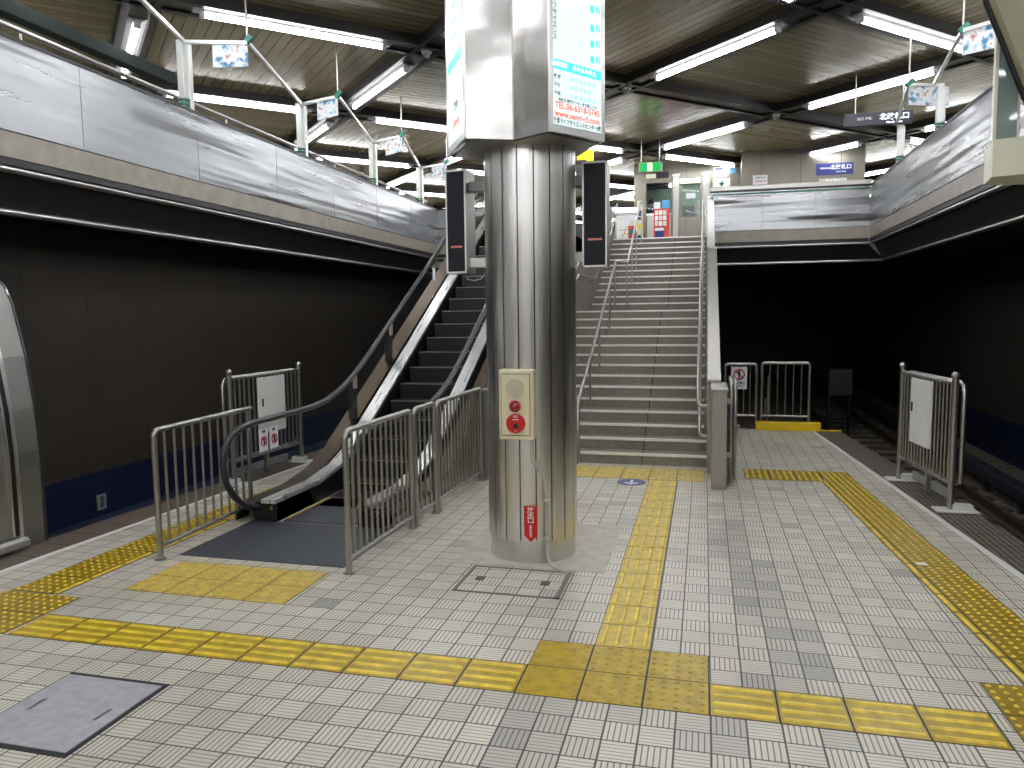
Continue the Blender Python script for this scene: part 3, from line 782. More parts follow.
# guard brackets by the left handrail
for y, z in ((4.45, 1.13), (5.50, 1.70)):
    g_ = MB().box(-3.34, -3.28, y, y + .10, z - .50, z - .02).build('guard_bracket', 'dark_brown', es)
    MB().box(-3.276, -3.27, y, y + .10, z - .16, z - .02).build('notice_plate', mat('pinkish_plate', (205, 185, 178), .5), g_)
MB().box(-3.232, -3.226, 7.0, 7.1, 2.28, 2.46).build('sticker', 'paper', es)
b = text('注意', (-3.08, 2.438, .12), (1, 0, 0), (0, 0, 1), .035, M['y_bar'], es, 'warning_mark')
b.location = (0, 0, 0)

# ------------------------------------------------------------------ tube fences
def fence(label, p0, p1, z1, nb, zb=.10, r=.022, rb=.011, feet=True, corner=.05, group=None, mid=None, name='tube_fence', second_post=True, hook=False):
    p0, p1 = Vector((*p0, 0)), Vector((*p1, 0)); d = p1 - p0; n = d.normalized()
    t = thing(name, label, 'fence', p0, group)
    c = corner
    def P(s, z): q = p0 + n * s; return (q.x, q.y, z)
    L = d.length
    arc = [(c * (1 - sin(a)), z1 - c * (1 - cos(a))) for a in [radians(k) for k in (90, 67, 45, 22, 0)]]
    arc = [P(c - c * cos(radians(k)), z1 - c + c * sin(radians(k))) for k in (0, 22, 45, 67, 90)]
    if hook:
        pts = [P(0, 0), P(0, z1 - c)] + arc[1:] + [P(L + .06, z1)]
    else:
        arc2 = [P(L - (c - c * cos(radians(k))), z1 - c + c * sin(radians(k))) for k in (90, 67, 45, 22, 0)]
        pts = [P(0, 0), P(0, z1 - c)] + arc[1:] + arc2[:-1] + [P(L, z1 - c), P(L, 0)]
    MB().tube(pts, r, 12).build('frame', 'steel_pipe', t)
    if hook: MB().tube([P(L, 0), P(L, z1)], r * .9, 10).build('frame', 'steel_pipe', t)
    MB().tube([P(0, zb), P(L, zb)], r * .8, 10).build('bottom_rail', 'steel_pipe', t)
    for i in range(nb):
        s = L * (i + 1) / (nb + 1)
        MB().tube([P(s, zb), P(s, z1)], rb, 8).build('baluster', 'steel_pipe', t)
    if feet:
        for s in (0, L):
            q = P(s, 0); MB().cyl((q[0], q[1], 0), (q[0], q[1], .008), r * 1.9, n=14).build('foot', 'steel_pipe', t)
    return t
fence('steel tube fence left of the escalator, ending before its handrail', (-3.35, 1.34), (-3.42, 2.62), .97, 10, hook=True)
fence('steel tube fence right of the escalator, section nearest the camera', (-1.83, 1.37), (-1.81, 2.50), 1.0, 11)
fence('narrow middle section of the fence right of the escalator', (-1.81, 2.60), (-1.79, 3.02), 1.0, 3)
fence('far section of the fence right of the escalator, next to the stair newel', (-1.79, 3.10), (-1.76, 4.38), 1.0, 13)
# track-side fences with a white cabinet door
def track_fence(label, a, b_, side, groupz):
    """a near foot, b_ far foot; side: +1 track lies at +x"""
    a, b_ = Vector((*a, 0)), Vector((*b_, 0)); n = (b_ - a).normalized(); L = (b_ - a).length
    out = Vector((side, 0, 0)); t = thing('trackside_fence', label, 'fence', a)
    def P(s, z, o=0): q = a + n * s + out * o; return (q.x, q.y, z)
    for s in (0, L):
        MB().tube([P(s, .0), P(s, 1.18)], .029, 14).build('post', 'steel_pipe', t)
        MB().ball(P(s, 1.205), .036).build('post_cap', 'steel_pipe', t)
        b = MB(); q = P(s, 0); b.obox((q[0] - .13, q[1] - .09, 0), (.34, 0, 0), (0, .18, 0), (0, 0, .012)); b.obox((q[0] + side*.06 - .05, q[1] - .05, .012), (.16, 0, 0), (0, .1, 0), (0, 0, .05)); b.build('base_bracket', 'white', t)
    z0, z1 = .24, 1.14
    for o, e in ((.0, .0), (.06, .035)):
        pts = [P(-e, z0 + .08, o), P(-e + .0, z1 - .08, o), P(-e + .03, z1 - .02, o), P(-e + .09, z1, o), P(L + e - .09, z1, o), P(L + e - .03, z1 - .02, o), P(L + e, z1 - .08, o), P(L + e, z0 + .08, o), P(L + e - .03, z0 + .02, o), P(L + e - .09, z0, o), P(-e + .09, z0, o), P(-e + .03, z0 + .02, o)]
        if o: MB().tube(pts, .022, 10, closed=True).build('frame', 'steel_pipe', t)
        else:
            MB().tube([P(0, z1, 0), P(L, z1, 0)], .018, 10).build('frame', 'steel_pipe', t); MB().tube([P(0, z0, 0), P(L, z0, 0)], .018, 10).build('frame', 'steel_pipe', t)
    nb = 15
    for i in range(nb):
        s = L * (i + 1) / (nb + 1)
        o = 0.0
        MB().tube([P(s, z0, o), P(s, z1, o)], .012, 8).build('baluster', 'steel_pipe', t)
    s0, s1 = L * .34, L * .73
    inn = -side
    q = Vector(P(s0, .48, -.03)) if True else None
    b = MB().obox(P(s0, .47, -.035), tuple((n * (s1 - s0))), tuple(out * .02), (0, 0, .64)); c_ = b.build('cabinet_door', 'white', t, label='white panel with a small dark latch', bevel=.004)
    b = MB().obox(P(s0 + (s1 - s0) * (.88 if side > 0 else .12), .78, -.045), tuple(n * .018), tuple(out * .012), (0, 0, .09)); b.build('latch', 'ink', c_)
    MB().obox(P(L * .48, .0, .02), tuple(n * .05), tuple(out * .05), (0, 0, .25)).build('support_leg', 'steel_dull', t)
    MB().obox(P(L * .1, .06, .06), tuple(n * L * .75), tuple(out * .02), (0, 0, .08)).build('kick_board', 'grey_paint', t)
    return t
track_fence('steel tube fence with a white panel at the right platform edge', (2.70, 4.02), (2.57, 5.28), 1, None)
track_fence('steel tube fence with a white panel behind the escalator newel, left platform edge', (-4.33, 3.68), (-4.26, 4.98), -1, None)
# end-of-platform fences
t = fence('low steel fence at the platform end carrying the round prohibition sign', (.88, 8.72), (1.34, 8.72), .98, 4, .19, .024, .010, feet=True)
t = fence('low steel fence behind the yellow block at the platform end', (1.42, 8.72), (2.10, 8.72), 1.0, 5, .19, .024, .010, feet=True)
t = thing('prohibition_sign', 'white no-entry notice with a red ring on the platform end fence', 'sign', (1.08, 8.68, .8))
MB().box(.97, 1.20, 8.67, 8.685, .60, .94).build('plate', 'paper', t)
b = MB(); b.tube([(1.085 + .075*cos(a*pi/14), 8.664, .825 + .075*sin(a*pi/14)) for a in range(28)], .009, 8, closed=True); b.bar((1.032, 8.664, .878), (1.138, 8.664, .772), .016, .008, (0, 1, 0)); b.build('red_ring', 'red', t)
b = MB(); b.ball((1.085, 8.662, .872), .013, 8, 5); b.bar((1.085, 8.662, .86), (1.085, 8.662, .81), .032, .006, (0, 1, 0)); b.bar((1.078, 8.662, .81), (1.075, 8.662, .765), .011, .006, (0, 1, 0)); b.bar((1.092, 8.662, .81), (1.096, 8.662, .765), .011, .006, (0, 1, 0)); b.build('figure', 'ink', t)
text('立入禁止', (1.085, 8.668, .69), (1, 0, 0), (0, 0, 1), .045, 'ink', t); text('No Entry', (1.085, 8.668, .645), (1, 0, 0), (0, 0, 1), .03, 'ink', t)
o = tag(MB().box(1.33, 2.25, 8.50, 8.62, 0, .125).build('warning_block', 'yellow_block', bevel=.008), 'bright yellow low block across the platform end', 'block')
o = tag(MB().box(2.25, 2.54, 8.56, 8.62, 0, .012).build('warning_strip', 'yellow_block'), 'flat yellow strip beside the yellow block at the track edge', 'strip')
t = thing('cable_box', 'small grey box on the floor at the foot of the sign fence', 'box', (.98, 8.5, 0))
MB().box(.90, 1.10, 8.50, 8.60, 0, .07).build('body', 'grey_paint', t, bevel=.01); MB().box(.93, 1.04, 8.51, 8.59, .07, .12).build('lid', 'white', t, bevel=.008)
t = thing('folding_gate', 'narrow steel tube gate folded behind the stair newel', 'gate', (.85, 4.6, 0))
for x_ in (.835, .875):
    MB().tube([(x_, 4.62, .12), (x_, 4.62, 1.02), (x_, 4.66, 1.07), (x_, 5.2, 1.07), (x_, 5.24, 1.02), (x_, 5.24, .12), (x_, 5.2, .08), (x_, 4.66, .08)], .018, 10, closed=True).build('frame', 'steel_pipe', t)
for z in (.3, .85): MB().box(.785, .84, 4.6, 4.66, z, z + .06).build('hinge', 'steel_dull', t)
for k in range(4): MB().tube([(.855, 4.73 + k * .13, .08), (.855, 4.73 + k * .13, 1.07)], .009, 8).build('baluster', 'steel_pipe', t)
t = thing('barrier_bollard', 'pair of thin upright steel bars behind the low platform end fence', 'bars', (1.5, 8.8, 0))
for x_, h in ((1.52, .8), (1.485, .45)): MB().tube([(x_, 8.8, -.3), (x_, 8.8, h)], .016, 8).build('bar', 'steel_pipe', t)

# ------------------------------------------------------------------ pillar
PC = Vector((-.683, 2.14))
t = thing('pillar', 'round pillar clad in vertical stainless panels, in the middle of the platform', 'pillar', (PC.x, PC.y, 0))
MB().cyl((PC.x, PC.y, .0), (PC.x, PC.y, .17), .318, n=72).build('kick_plate', 'steel', t)
MB().cyl((PC.x, PC.y, .16), (PC.x, PC.y, ZC + .1), .303, n=36).build('core', 'black', t)
a0 = -pi / 2 + radians(10 - 3)
for i in range(18):
    a = a0 + i * 2 * pi / 18; h = radians(9.25); ro, ri = .332, .312
    am = a; pts = []
    for k in (-1, -.5, 0, .5, 1): pts.append((PC.x + ro * (1 - .006 * k * k) * cos(am + h * k), PC.y + ro * (1 - .006 * k * k) * sin(am + h * k)))
    pts += [(PC.x + ri * cos(am + h), PC.y + ri * sin(am + h)), (PC.x + ri * cos(am - h), PC.y + ri * sin(am - h))]
    MB().prism(pts, .165, ZC + .1, 2, smooth=False).build('cladding_panel', 'steel_pillar', t)
# surrounding floor slab, inspection cover
tag(MB().box(-1.20, -.09, 1.74, 2.92, -.02, .004).build('pillar_footing', 'concrete'), 'smooth grey concrete patch around the pillar foot', 'paving')
t = thing('inspection_cover', 'tiled inspection cover in a dark metal frame in front of the pillar', 'floor cover', (-.66, 1.45, 0))
b = MB()
for (x0, x1, y0, y1) in ((-1.02, -.31, 1.69, 1.71), (-1.02, -.31, 1.21, 1.225), (-1.02, -1.0, 1.21, 1.71), (-.34, -.31, 1.21, 1.71)): b.box(x0, x1, y0, y1, 0, .004)
b.build('frame', mat('cover_frame', (118, 116, 110), .6), t)
MB().box(-.93, -.87, 1.43, 1.5, 0, .004).build('lift_socket', mat('socket_grey', (96, 94, 92), .5, .4), t); MB().box(-.48, -.42, 1.43, 1.5, 0, .004).build('lift_socket', mat('socket_grey', (96, 94, 92), .5, .4), t)
t = thing('floor_hatch', 'grey steel floor hatch with two slots at the lower left', 'hatch', (-2.2, -.7, 0))
MB().box(-2.545, -1.965, -.93, -.30, 0, .004).build('frame', 'groove', t)
MB().box(-2.53, -1.985, -.905, -.33, .002, .009).build('plate', 'hatch', t)
for x_, y_ in ((-2.45, -.66), (-2.075, -.67)): MB().box(x_, x_ + .02, y_, y_ + .10, .008, .0105).build('slot', 'steel_dull', t)

# sign box around the pillar
t = thing('pillar_sign_box', 'star-shaped steel sign box with backlit advertisements around the pillar top', 'sign box', (PC.x, PC.y, 2.95))
A, B_, C_, D_ = (-.975, 1.56), (-.69, 1.69), (-.42, 1.53), (-.125, 1.95)
E_, F_ = (-.24, 2.12), (-1.265, 2.06)
poly = [A, B_, C_, D_, E_, (-.45, 2.52), (-.69, 2.60), (-.93, 2.52), (-1.2, 2.2), F_]
ZB, ZT = 2.95, 4.7
MB().prism(poly, ZB, ZT).build('case', 'steel_sign', t)
MB().prism([(a * .94 + PC.x * .06, c * .94 + PC.y * .06) for a, c in poly], ZB - .006, ZB).build('underside', 'steel_dull', t)
MB().box(B_[0] - .004, B_[0] + .004, B_[1] - .004, B_[1] + .01, ZB, ZT).build('case_seam', 'steel_dull', t)
M['lightbox'] = emit('lit_panel', (228, 250, 250), PANEL); M['lightbox'].node_tree.nodes['Principled BSDF'].inputs['Base Color'].default_value = (.25, .25, .25, 1)
M['lit_cyan'] = emit('lit_cyan_print', (60, 215, 200), 1.0); M['lit_red'] = emit('lit_red_print', (235, 90, 60), .9); M['lit_grey'] = emit('lit_grey_print', (60, 90, 90), .35)
M['lit_palecyan'] = emit('lit_pale_cyan_print', (190, 240, 236), 1.0)
def lightbox(P, Q, label, words):
    P3, Q3 = Vector((*P, 0)), Vector((*Q, 0)); d = (Q3 - P3); n = d.normalized(); out = n.cross(Vector((0, 0, 1)))
    L = d.length; up3 = Vector((0, 0, 1))
    def at(s, z, o=.0): q = P3 + n * s + out * o; return Vector((q.x, q.y, z))
    pn = MB().obox(at(.03, ZB + .05, .002), n * (L - .06), out * .008, (0, 0, ZT - ZB - .1)).build('lit_panel', 'lightbox', t, label=label)
    b = MB()
    for (s0, s1, z0, z1) in ((0, .03, ZB, ZT), (L - .03, L, ZB, ZT), (.03, L - .03, ZB, ZB + .05), (.03, L - .03, ZT - .05, ZT)):
        b.obox(at(s0, z0, 0), n * (s1 - s0), out * .016, (0, 0, z1 - z0))
    b.build('panel_frame', 'steel', t)
    def T(s_, x, z, size, m_, al='CENTER', sx=1.0, line=1.0): text(s_, at(x, z, .0125), n, up3, size, m_, pn, 'lettering', al, .0006, sx, line)
    def R(x0, x1, z0, z1, m_): MB().obox(at(x0, z0, .0105), n * (x1 - x0), out * .001, (0, 0, z1 - z0)).build('printed_block', m_, pn)
    if words:
        T('千里ライフサイエンスセンター3階', L / 2, ZB + .075, .036, 'ink', sx=.80)
        T('www.senri-cl.com', L / 2, ZB + .120, .058, 'lit_red', sx=1.0)
        T('TEL.06-6318-5745', L / 2, ZB + .172, .056, 'lit_red', sx=1.0)
        T('休診日 専門ドクターまで詳しくは', L / 2, ZB + .208, .026, 'lit_grey', sx=.9)
        for k, nm in enumerate(('午前', '午後', '夜 診')):
            z = ZB + .245 + k * .052; T(nm, .07, z, .028, 'lit_grey')
            for q in range(6 if k != 1 else 5): T('○', .20 + q * .042, z, .03, 'lit_cyan')
        R(.035, L - .035, ZB + .395, ZB + .455, 'lit_cyan')
        T('診療時間', .09, ZB + .425, .034, 'white_lit'); T('月火水木金土', .32, ZB + .425, .034, 'white_lit', sx=1.1)
        T('ク\nリ\nニ\nッ\nク', .26, ZB + .90, .17, 'lit_palecyan', line=.85)
        for k, z in enumerate((ZB + .52, ZB + .62, ZB + .72, ZB + .84, ZB + .94, ZB + 1.06, ZB + 1.18, ZB + 1.3)):
            T('科', L - .065, z, .05, 'lit_cyan'); R(L - .135, L - .10, z - .025, z + .02, 'lit_cyan')
        T('最新ホームページ', .055, ZB + 1.1, .04, 'lit_grey', line=1) if False else T('ラ\nイ\nフ\nサ\nイ\nエ\nン\nス', .052, ZB + .72, .042, 'lit_grey', line=.9)
    else:
        R(.05, L - .05, ZB + .55, ZB + .62, 'lit_cyan')
        T('千里中央', L / 2, ZB + .16, .06, 'lit_red'); T('ご案内', L / 2, ZB + .28, .06, 'lit_grey')
        for k in range(8): T('○ ○ ○', L / 2, ZB + .75 + .1 * k, .04, 'lit_cyan')
lightbox(C_, D_, 'lit white advertisement panel facing right with turquoise and red print', True)
lightbox(F_, A, 'lit white advertisement panel facing left', False)
# speakers on brackets
def speaker(label, x0, x1, y0, z0, z1, ang, br):
    t = thing('column_speaker', label, 'loudspeaker', ((x0 + x1) / 2, y0, z0)); cx_ = (x0 + x1) / 2; w = x1 - x0
    c, s = cos(ang), sin(ang)
    def Q(x, y, z): return (cx_ + x * c - y * s, y0 + x * s + y * c, z)
    def B(x0_, x1_, ya, yb, za, zb): return MB().obox(Q(x0_, ya, za), Vector(Q(x1_, ya, za)) - Vector(Q(x0_, ya, za)), Vector(Q(x0_, yb, za)) - Vector(Q(x0_, ya, za)), (0, 0, zb - za))
    B(-w/2, w/2, 0, .17, z0, z1).build('case', 'steel_dull', t, bevel=.004)
    b = MB()
    for a in ((-w/2, -w/2 + .012, z0, z1), (w/2 - .012, w/2, z0, z1)):
        k = B(a[0], a[1], -.006, .0, a[2], a[3]); b.add(k.v, k.f)
    for a in ((z0, z0 + .014), (z1 - .014, z1)):
        k = B(-w/2, w/2, -.006, .0, a[0], a[1]); b.add(k.v, k.f)
    b.build('front_frame', 'white', t)
    B(-w/2 + .012, w/2 - .012, -.003, .0, z0 + .014, z1 - .014).build('grille', 'speaker_cloth', t)
    bd = B(-w*.27, w*.30, -.006, -.003, z0 + .19, z0 + .205).build('badge', mat('pink_badge', (220, 130, 120), .5), t)
    for z in (z0 + .08, z1 - .12):
        xa, xb = br
        MB().box(xa, xb, y0 + .05, y0 + .13, z - .035, z + .035).build('bracket', 'white' if z < 2.5 else 'grey_paint', t, bevel=.004)
    return t
speaker('tall narrow black speaker on the left side of the pillar', -1.335, -1.17, 2.14, 2.10, 2.865, -.12, (-1.2, -.97))
speaker('tall narrow black speaker on the right side of the pillar', -.30, -.122, 2.14, 2.12, 2.865, .0, (-.36, -.25))
tag(MB().tube([(-1.2, 2.2, 2.1), (-1.19, 2.2, 2.06), (-1.14, 2.2, 2.045), (-1.08, 2.2, 2.06), (-1.03, 2.2, 2.12), (-1.0, 2.2, 2.13)], .006, 6).build('speaker_cable', 'grey_paint'), 'thin cable looping under the left speaker', 'cable')
t = thing('security_camera', 'small pale camera unit behind the right speaker under the sign box', 'camera', (-.25, 2.55, 2.8))
MB().box(-.365, -.31, 2.25, 2.35, 2.74, 2.87).build('bracket', 'white', t); MB().box(-.37, -.29, 2.25, 2.33, 2.87, 2.90).build('mount_arm', 'grey_paint', t); MB().cyl((-.345, 2.22, 2.72), (-.345, 2.32, 2.72), .022).build('camera_body', 'grey_paint', t); MB().cyl((-.345, 2.213, 2.72), (-.345, 2.22, 2.72), .014).build('lens', 'ink', t)
t = thing('hanging_sign', 'small bright yellow sign under the sign box, above the right speaker', 'sign', (-1.33, 9, 4.3))
MB().box(-1.46, -1.20, 9.0, 9.06, 4.22, 4.39).build('sign_board', emit('yellow_sign', (240, 225, 30), .7), t)
MB().tube([(-1.33, 9.03, 4.38), (-1.33, 9.03, ZC + .1)], .012, 8).build('hanger_rod', 'steel_dull', t)

# emergency box on the pillar
ang = radians(4)
ex, ey, ez_ = -.70, PC.y - .334, .91
t = thing('emergency_call_box', 'cream emergency call box with a red lamp and red button on the pillar', 'alarm box', (ex, ey, .91))
MB().box(-.835, -.585, ey - .055, ey + .06, .91, 1.405).build('case', 'cream_box', t, bevel=.012)
fp = ey - .055
MB().box(-.815, -.61, fp - .004, fp, .945, 1.375).build('door_panel', 'cream_box', t, bevel=.003)
MB().tube([(-.815, fp - .004, .945), (-.815, fp - .004, 1.375), (-.61, fp - .004, 1.375), (-.61, fp - .004, .945)], .0025, 6, closed=True).build('door_seam', 'groove', t)
MB().cyl((-.715, fp - .003, 1.275), (-.715, fp - .009, 1.275), .066, n=32).build('speaker_grille', mat('beige_grille', (196, 190, 165), .7), t)
b = MB(); b.cyl((-.715, fp - .003, 1.15), (-.715, fp - .012, 1.15), .042, n=28); b.build('lamp_collar', 'red', t)
o = MB().ball((0, 0, 0), .036, 20, 10, half=True).build('red_lamp', mat('dark_red_lens', (150, 8, 24), .15, coat=.8, var=0), t, local=True)
o.location = (-.715 - ex, fp - .01 - ey, 1.15 - .91); o.rotation_euler.x = pi / 2
rb_ = MB().cyl((-.711, fp - .003, 1.03), (-.711, fp - .014, 1.03), .068, n=40).build('red_button_plate', 'red', t)
MB().cyl((-.711, fp - .014, 1.012), (-.711, fp - .02, 1.012), .018, n=20).build('button', 'ink', rb_)
text('非常', (-.711, fp - .0155, 1.078), (1, 0, 0), (0, 0, 1), .018, 'white_ink', rb_)
MB().box(-.733, -.689, fp - .0155, fp - .0145, 1.055, 1.061).build('white_mark', 'white_ink', rb_)
text('△', (-.711, fp - .0155, .982), (1, 0, 0), (0, 0, 1), .018, 'white_ink', rb_)
t = thing('conduit', 'pale conduit pipe running from the emergency box down the pillar to the floor', 'pipe', (-.5, ey, 0))
q = PC.y - .348
MB().tube([(-.61, q + .02, .92), (-.61, q + .0, .82), (-.60, q + .0, .77), (-.57, q + .0, .71), (-.53, q + .015, .66), (-.515, q + .02, .60), (-.51, q + .02, .5), (-.505, q + .02, .12), (-.50, q + .015, .06), (-.48, q - .005, .02), (-.42, q - .05, .008), (-.33, q - .12, .008)], .013, 10).build('pipe', mat('conduit_grey', (185, 183, 176), .4), t)
for z in (.47, .20): MB().box(-.535, -.485, q + .003, q + .03, z, z + .018).build('clip', 'steel', t)
t = thing('hydrant_sign', 'red downward arrow sign with white characters low on the pillar', 'sign', (-.63, q, .2))
yq = PC.y - .340
MB().prism([(-.672, .43), (-.672, .215), (-.624, .17), (-.576, .215), (-.576, .43)], yq, yq + .01, 1).build('arrow_plate', 'red', t)
text('放\n水\n口', (-.624, yq - .001, .362), (1, 0, 0), (0, 0, 1), .046, 'white_ink', t, sx=1.15, line=.82)
text('消\n防\n隊\n専\n用', (-.624, yq - .001, .248), (1, 0, 0), (0, 0, 1), .02, 'white_ink', t, line=.85)

# ------------------------------------------------------------------ tactile paving
def tactile(label, x0, x1, y0, y1, kind, material, barmat=None, nx=None, ny=None, shear=0.0, dots=5, seam=.010, nb=4):
    """tiles from x0..x1, y0..y1; kind 'bar_x','bar_y','dot'; shear: dx per dy"""
    nx = nx or max(1, round((x1 - x0) / .3)); ny = ny or max(1, round((y1 - y0) / .3))
    w, h = (x1 - x0) / nx, (y1 - y0) / ny; b = MB(); c = MB()
    def sh(p): return (p[0] + shear * (p[1] - y0), p[1], p[2])
    def BX(m_, a0, a1, b0, b1, z0, z1):
        k = MB().box(a0, a1, b0, b1, z0, z1); m_.add([sh(v) for v in k.v], k.f)
    for i in range(nx):
        for j in range(ny):
            X, Y = x0 + i * w, y0 + j * h
            BX(b, X + seam/2, X + w - seam/2, Y + seam/2, Y + h - seam/2, 0, .003)
            if kind == 'dot':
                dx = max(2, round(w / .3 * dots)); dy = max(2, round(h / .3 * dots))
                for p in range(dx):
                    for q in range(dy):
                        cx_, cy_ = X + w * (p + .5) / dx, Y + h * (q + .5) / dy; cc = sh((cx_, cy_, .003))
                        n = 8; R0, R1 = .013, .007
                        vs = [(cc[0] + R0 * cos(2*pi*k/n), cc[1] + R0 * sin(2*pi*k/n), .003) for k in range(n)] + [(cc[0] + R1 * cos(2*pi*k/n), cc[1] + R1 * sin(2*pi*k/n), .008) for k in range(n)]
                        c.add(vs, [(k, (k+1) % n, n + (k+1) % n, n + k) for k in range(n)] + [tuple(range(n, 2*n))], True)
            else:
                for p in range(nb):
                    f = (p + .5) / nb
                    if kind == 'bar_x': a = (X + .016, X + w - .016, Y + h*f - .014, Y + h*f + .014)
                    else: a = (X + w*f - .014, X + w*f + .014, Y + .016, Y + h - .016)
                    k = MB(); k.add([(a[0], a[2], .003), (a[1], a[2], .003), (a[1], a[3], .003), (a[0], a[3], .003), (a[0]+.006, a[2]+.006, .009), (a[1]-.006, a[2]+.006, .009), (a[1]-.006, a[3]-.006, .009), (a[0]+.006, a[3]-.006, .009)],
                                    [(4,5,6,7),(0,1,5,4),(1,2,6,5),(2,3,7,6),(3,0,4,7)])
                    c.add([sh(v) for v in k.v], k.f)
    g_ = MB(); k = MB().box(x0, x1, y0, y1, -.01, .0012); g_.add([sh(v) for v in k.v], k.f)
    t = thing('tactile_paving', label, 'tactile paving', ((x0+x1)/2, y0, 0), 'yellow tactile paving set in the platform floor')
    g_.build('joint_bed', 'groove', t); b.build('tiles', material, t); c.build('raised_bars' if kind != 'dot' else 'raised_dots', barmat or material, t)
    return t
tactile('yellow bar tiles crossing the foreground, left of the dotted junction', -3.30, -.30, 0, .3, 'bar_x', 'y_cross', 'y_bar')
tactile('yellow bar tiles crossing the foreground, right of the dotted junction', .60, 1.80, 0, .3, 'bar_x', 'y_cross', 'y_bar')
tactile('dotted yellow junction block where the strips meet in the foreground', -.30, .60, 0, .6, 'dot', 'y_cross', 'y_cross')
tactile('yellow bar strip leading straight to the stairs', 0, .30, .60, 4.75, 'bar_y', 'y_pale', 'y_bar', ny=14)
tactile('wide yellow dotted strip at the foot of the stairs', -1.2, .585, 4.76, 5.36, 'dot', 'y_pale', 'y_pale', nx=6, ny=2)
tactile('yellow dotted block in front of the escalator floor plate', -3.16, -1.97, .75, 1.34, 'dot', 'y_pale', 'y_pale', nx=4, ny=2, dots=6)
tactile('mustard dotted strip along the left platform edge', -3.90, -3.58, .58, 4.8, 'dot', 'y_edge', 'y_bar', shear=.02)
tactile('raised yellow bar along the inner side of the left dotted strip', -3.58, -3.52, .58, 4.8, 'bar_y', 'y_edge', 'y_bar', shear=.02, nx=1, ny=14, nb=1)
tactile('dotted yellow corner block at the left end of the foreground strip', -3.92, -3.32, .0, .57, 'dot', 'y_edge', 'y_bar', nx=2, ny=2)
tactile('mustard dotted strip along the right platform edge', 2.115, 2.41, .62, 5.55, 'dot', 'y_edge', 'y_bar', shear=-.065, ny=17)
tactile('raised yellow bar along the inner side of the right dotted strip', 2.055, 2.115, .62, 5.05, 'bar_y', 'y_edge', 'y_bar', shear=-.065, nx=1, ny=15, nb=1)
tactile('dotted yellow corner block at the right end of the foreground strip', 1.86, 2.42, .0, .60, 'dot', 'y_edge', 'y_bar', nx=2, ny=2)
tactile('short mustard bar strip turning off right of the stair newel', 1.0, 1.80, 5.0, 5.53, 'bar_y', 'y_edge', 'y_bar', nx=3, ny=2, nb=4)
tag(MB().box(2.02, 2.09, 2.35, 2.41, .009, .011).build('floor_sticker', 'paper'), 'small white sticker on the right dotted strip', 'sticker')
t = thing('floor_arrow_mark', 'round blue floor mark with a white arrow left of the stair strip', 'floor mark', (-.19, 4.6, 0))
o = MB().cyl((-.17, 4.6, 0.0), (-.17, 4.6, .003), .15, n=36).build('disc', mat('floor_blue', (74, 84, 140), .4), t)
b = MB(); b.box(-.185, -.155, 4.53, 4.70, .003, .0045); b.prism([(-.25, 4.57), (-.17, 4.48), (-.09, 4.57), (-.115, 4.59), (-.17, 4.525), (-.225, 4.59)], .003, .0045); b.build('arrow', 'white_ink', o)

# ------------------------------------------------------------------ train at the left platform
t = thing('train', 'silver train carriage standing at the left edge of the picture', 'train', (-5.8, -2, -1.1))
prof = [(-4.62, -.9), (-4.62, .75), (-4.645, 1.1), (-4.70, 1.5), (-4.79, 1.9), (-4.86, 2.06), (-4.98, 2.17), (-5.2, 2.26), (-5.8, 2.34), (-6.5, 2.26), (-6.8, 2.1), (-6.95, 1.5), (-7.0, .75), (-7.0, -.9)]
MB().prism(prof, -7.4, 1.555, 1, smooth=False).build('carbody', steel('train_steel', (150, 149, 145), .45, (1, 1, 60)), t)
b = MB().prism([( -5.8 + (x + 5.8) * 1.004, z * 1.0 + (.004 if z > 0 else 0)) for x, z in prof], 1.555, 1.575, 1); b.build('end_gasket', 'black_rubber', t)
# door
def TX(z):
    for (x0, z0), (x1, z1) in zip(prof, prof[1:]):
        if z0 <= z <= z1: return x0 + (x1 - x0) * (z - z0) / (z1 - z0)
    return -4.62
def side_patch(y0, y1, z0, z1, o0, o1):
    zs = [z for z in [z0, .75, 1.1, 1.5, z1] if z0 <= z <= z1]; b = MB()
    for a, c in zip(zs, zs[1:]):
        xa, xc = TX(a), TX(c)
        b.add([(xa+o0,y0,a),(xa+o1,y0,a),(xa+o1,y1,a),(xa+o0,y1,a),(xc+o0,y0,c),(xc+o1,y0,c),(xc+o1,y1,c),(xc+o0,y1,c)],
              [(0,3,2,1),(4,5,6,7),(0,1,5,4),(1,2,6,5),(2,3,7,6),(3,0,4,7)])
    return b
d_ = side_patch(-.3, 1.28, .12, 1.72, -.01, .012).build('door', 'steel_dull', t, label='sliding door with a window')
side_patch(.35, 1.16, .85, 1.55, .012, .016).build('window', 'black', d_)
side_patch(1.30, 1.335, .10, 1.75, 0, .03).build('door_frame', 'steel', t)
side_patch(1.24, 1.26, .12, 1.72, 0, .03).build('door_frame', 'steel', t)
side_patch(1.265, 1.295, .12, 1.72, 0, .024).build('door_frame', 'black', t)
MB().box(-4.62, -4.56, -.5, 1.36, .03, .075).build('door_sill', 'steel', t)
MB().box(-4.62, -4.58, -.5, 1.36, .075, .09).build('door_sill', 'white', t)

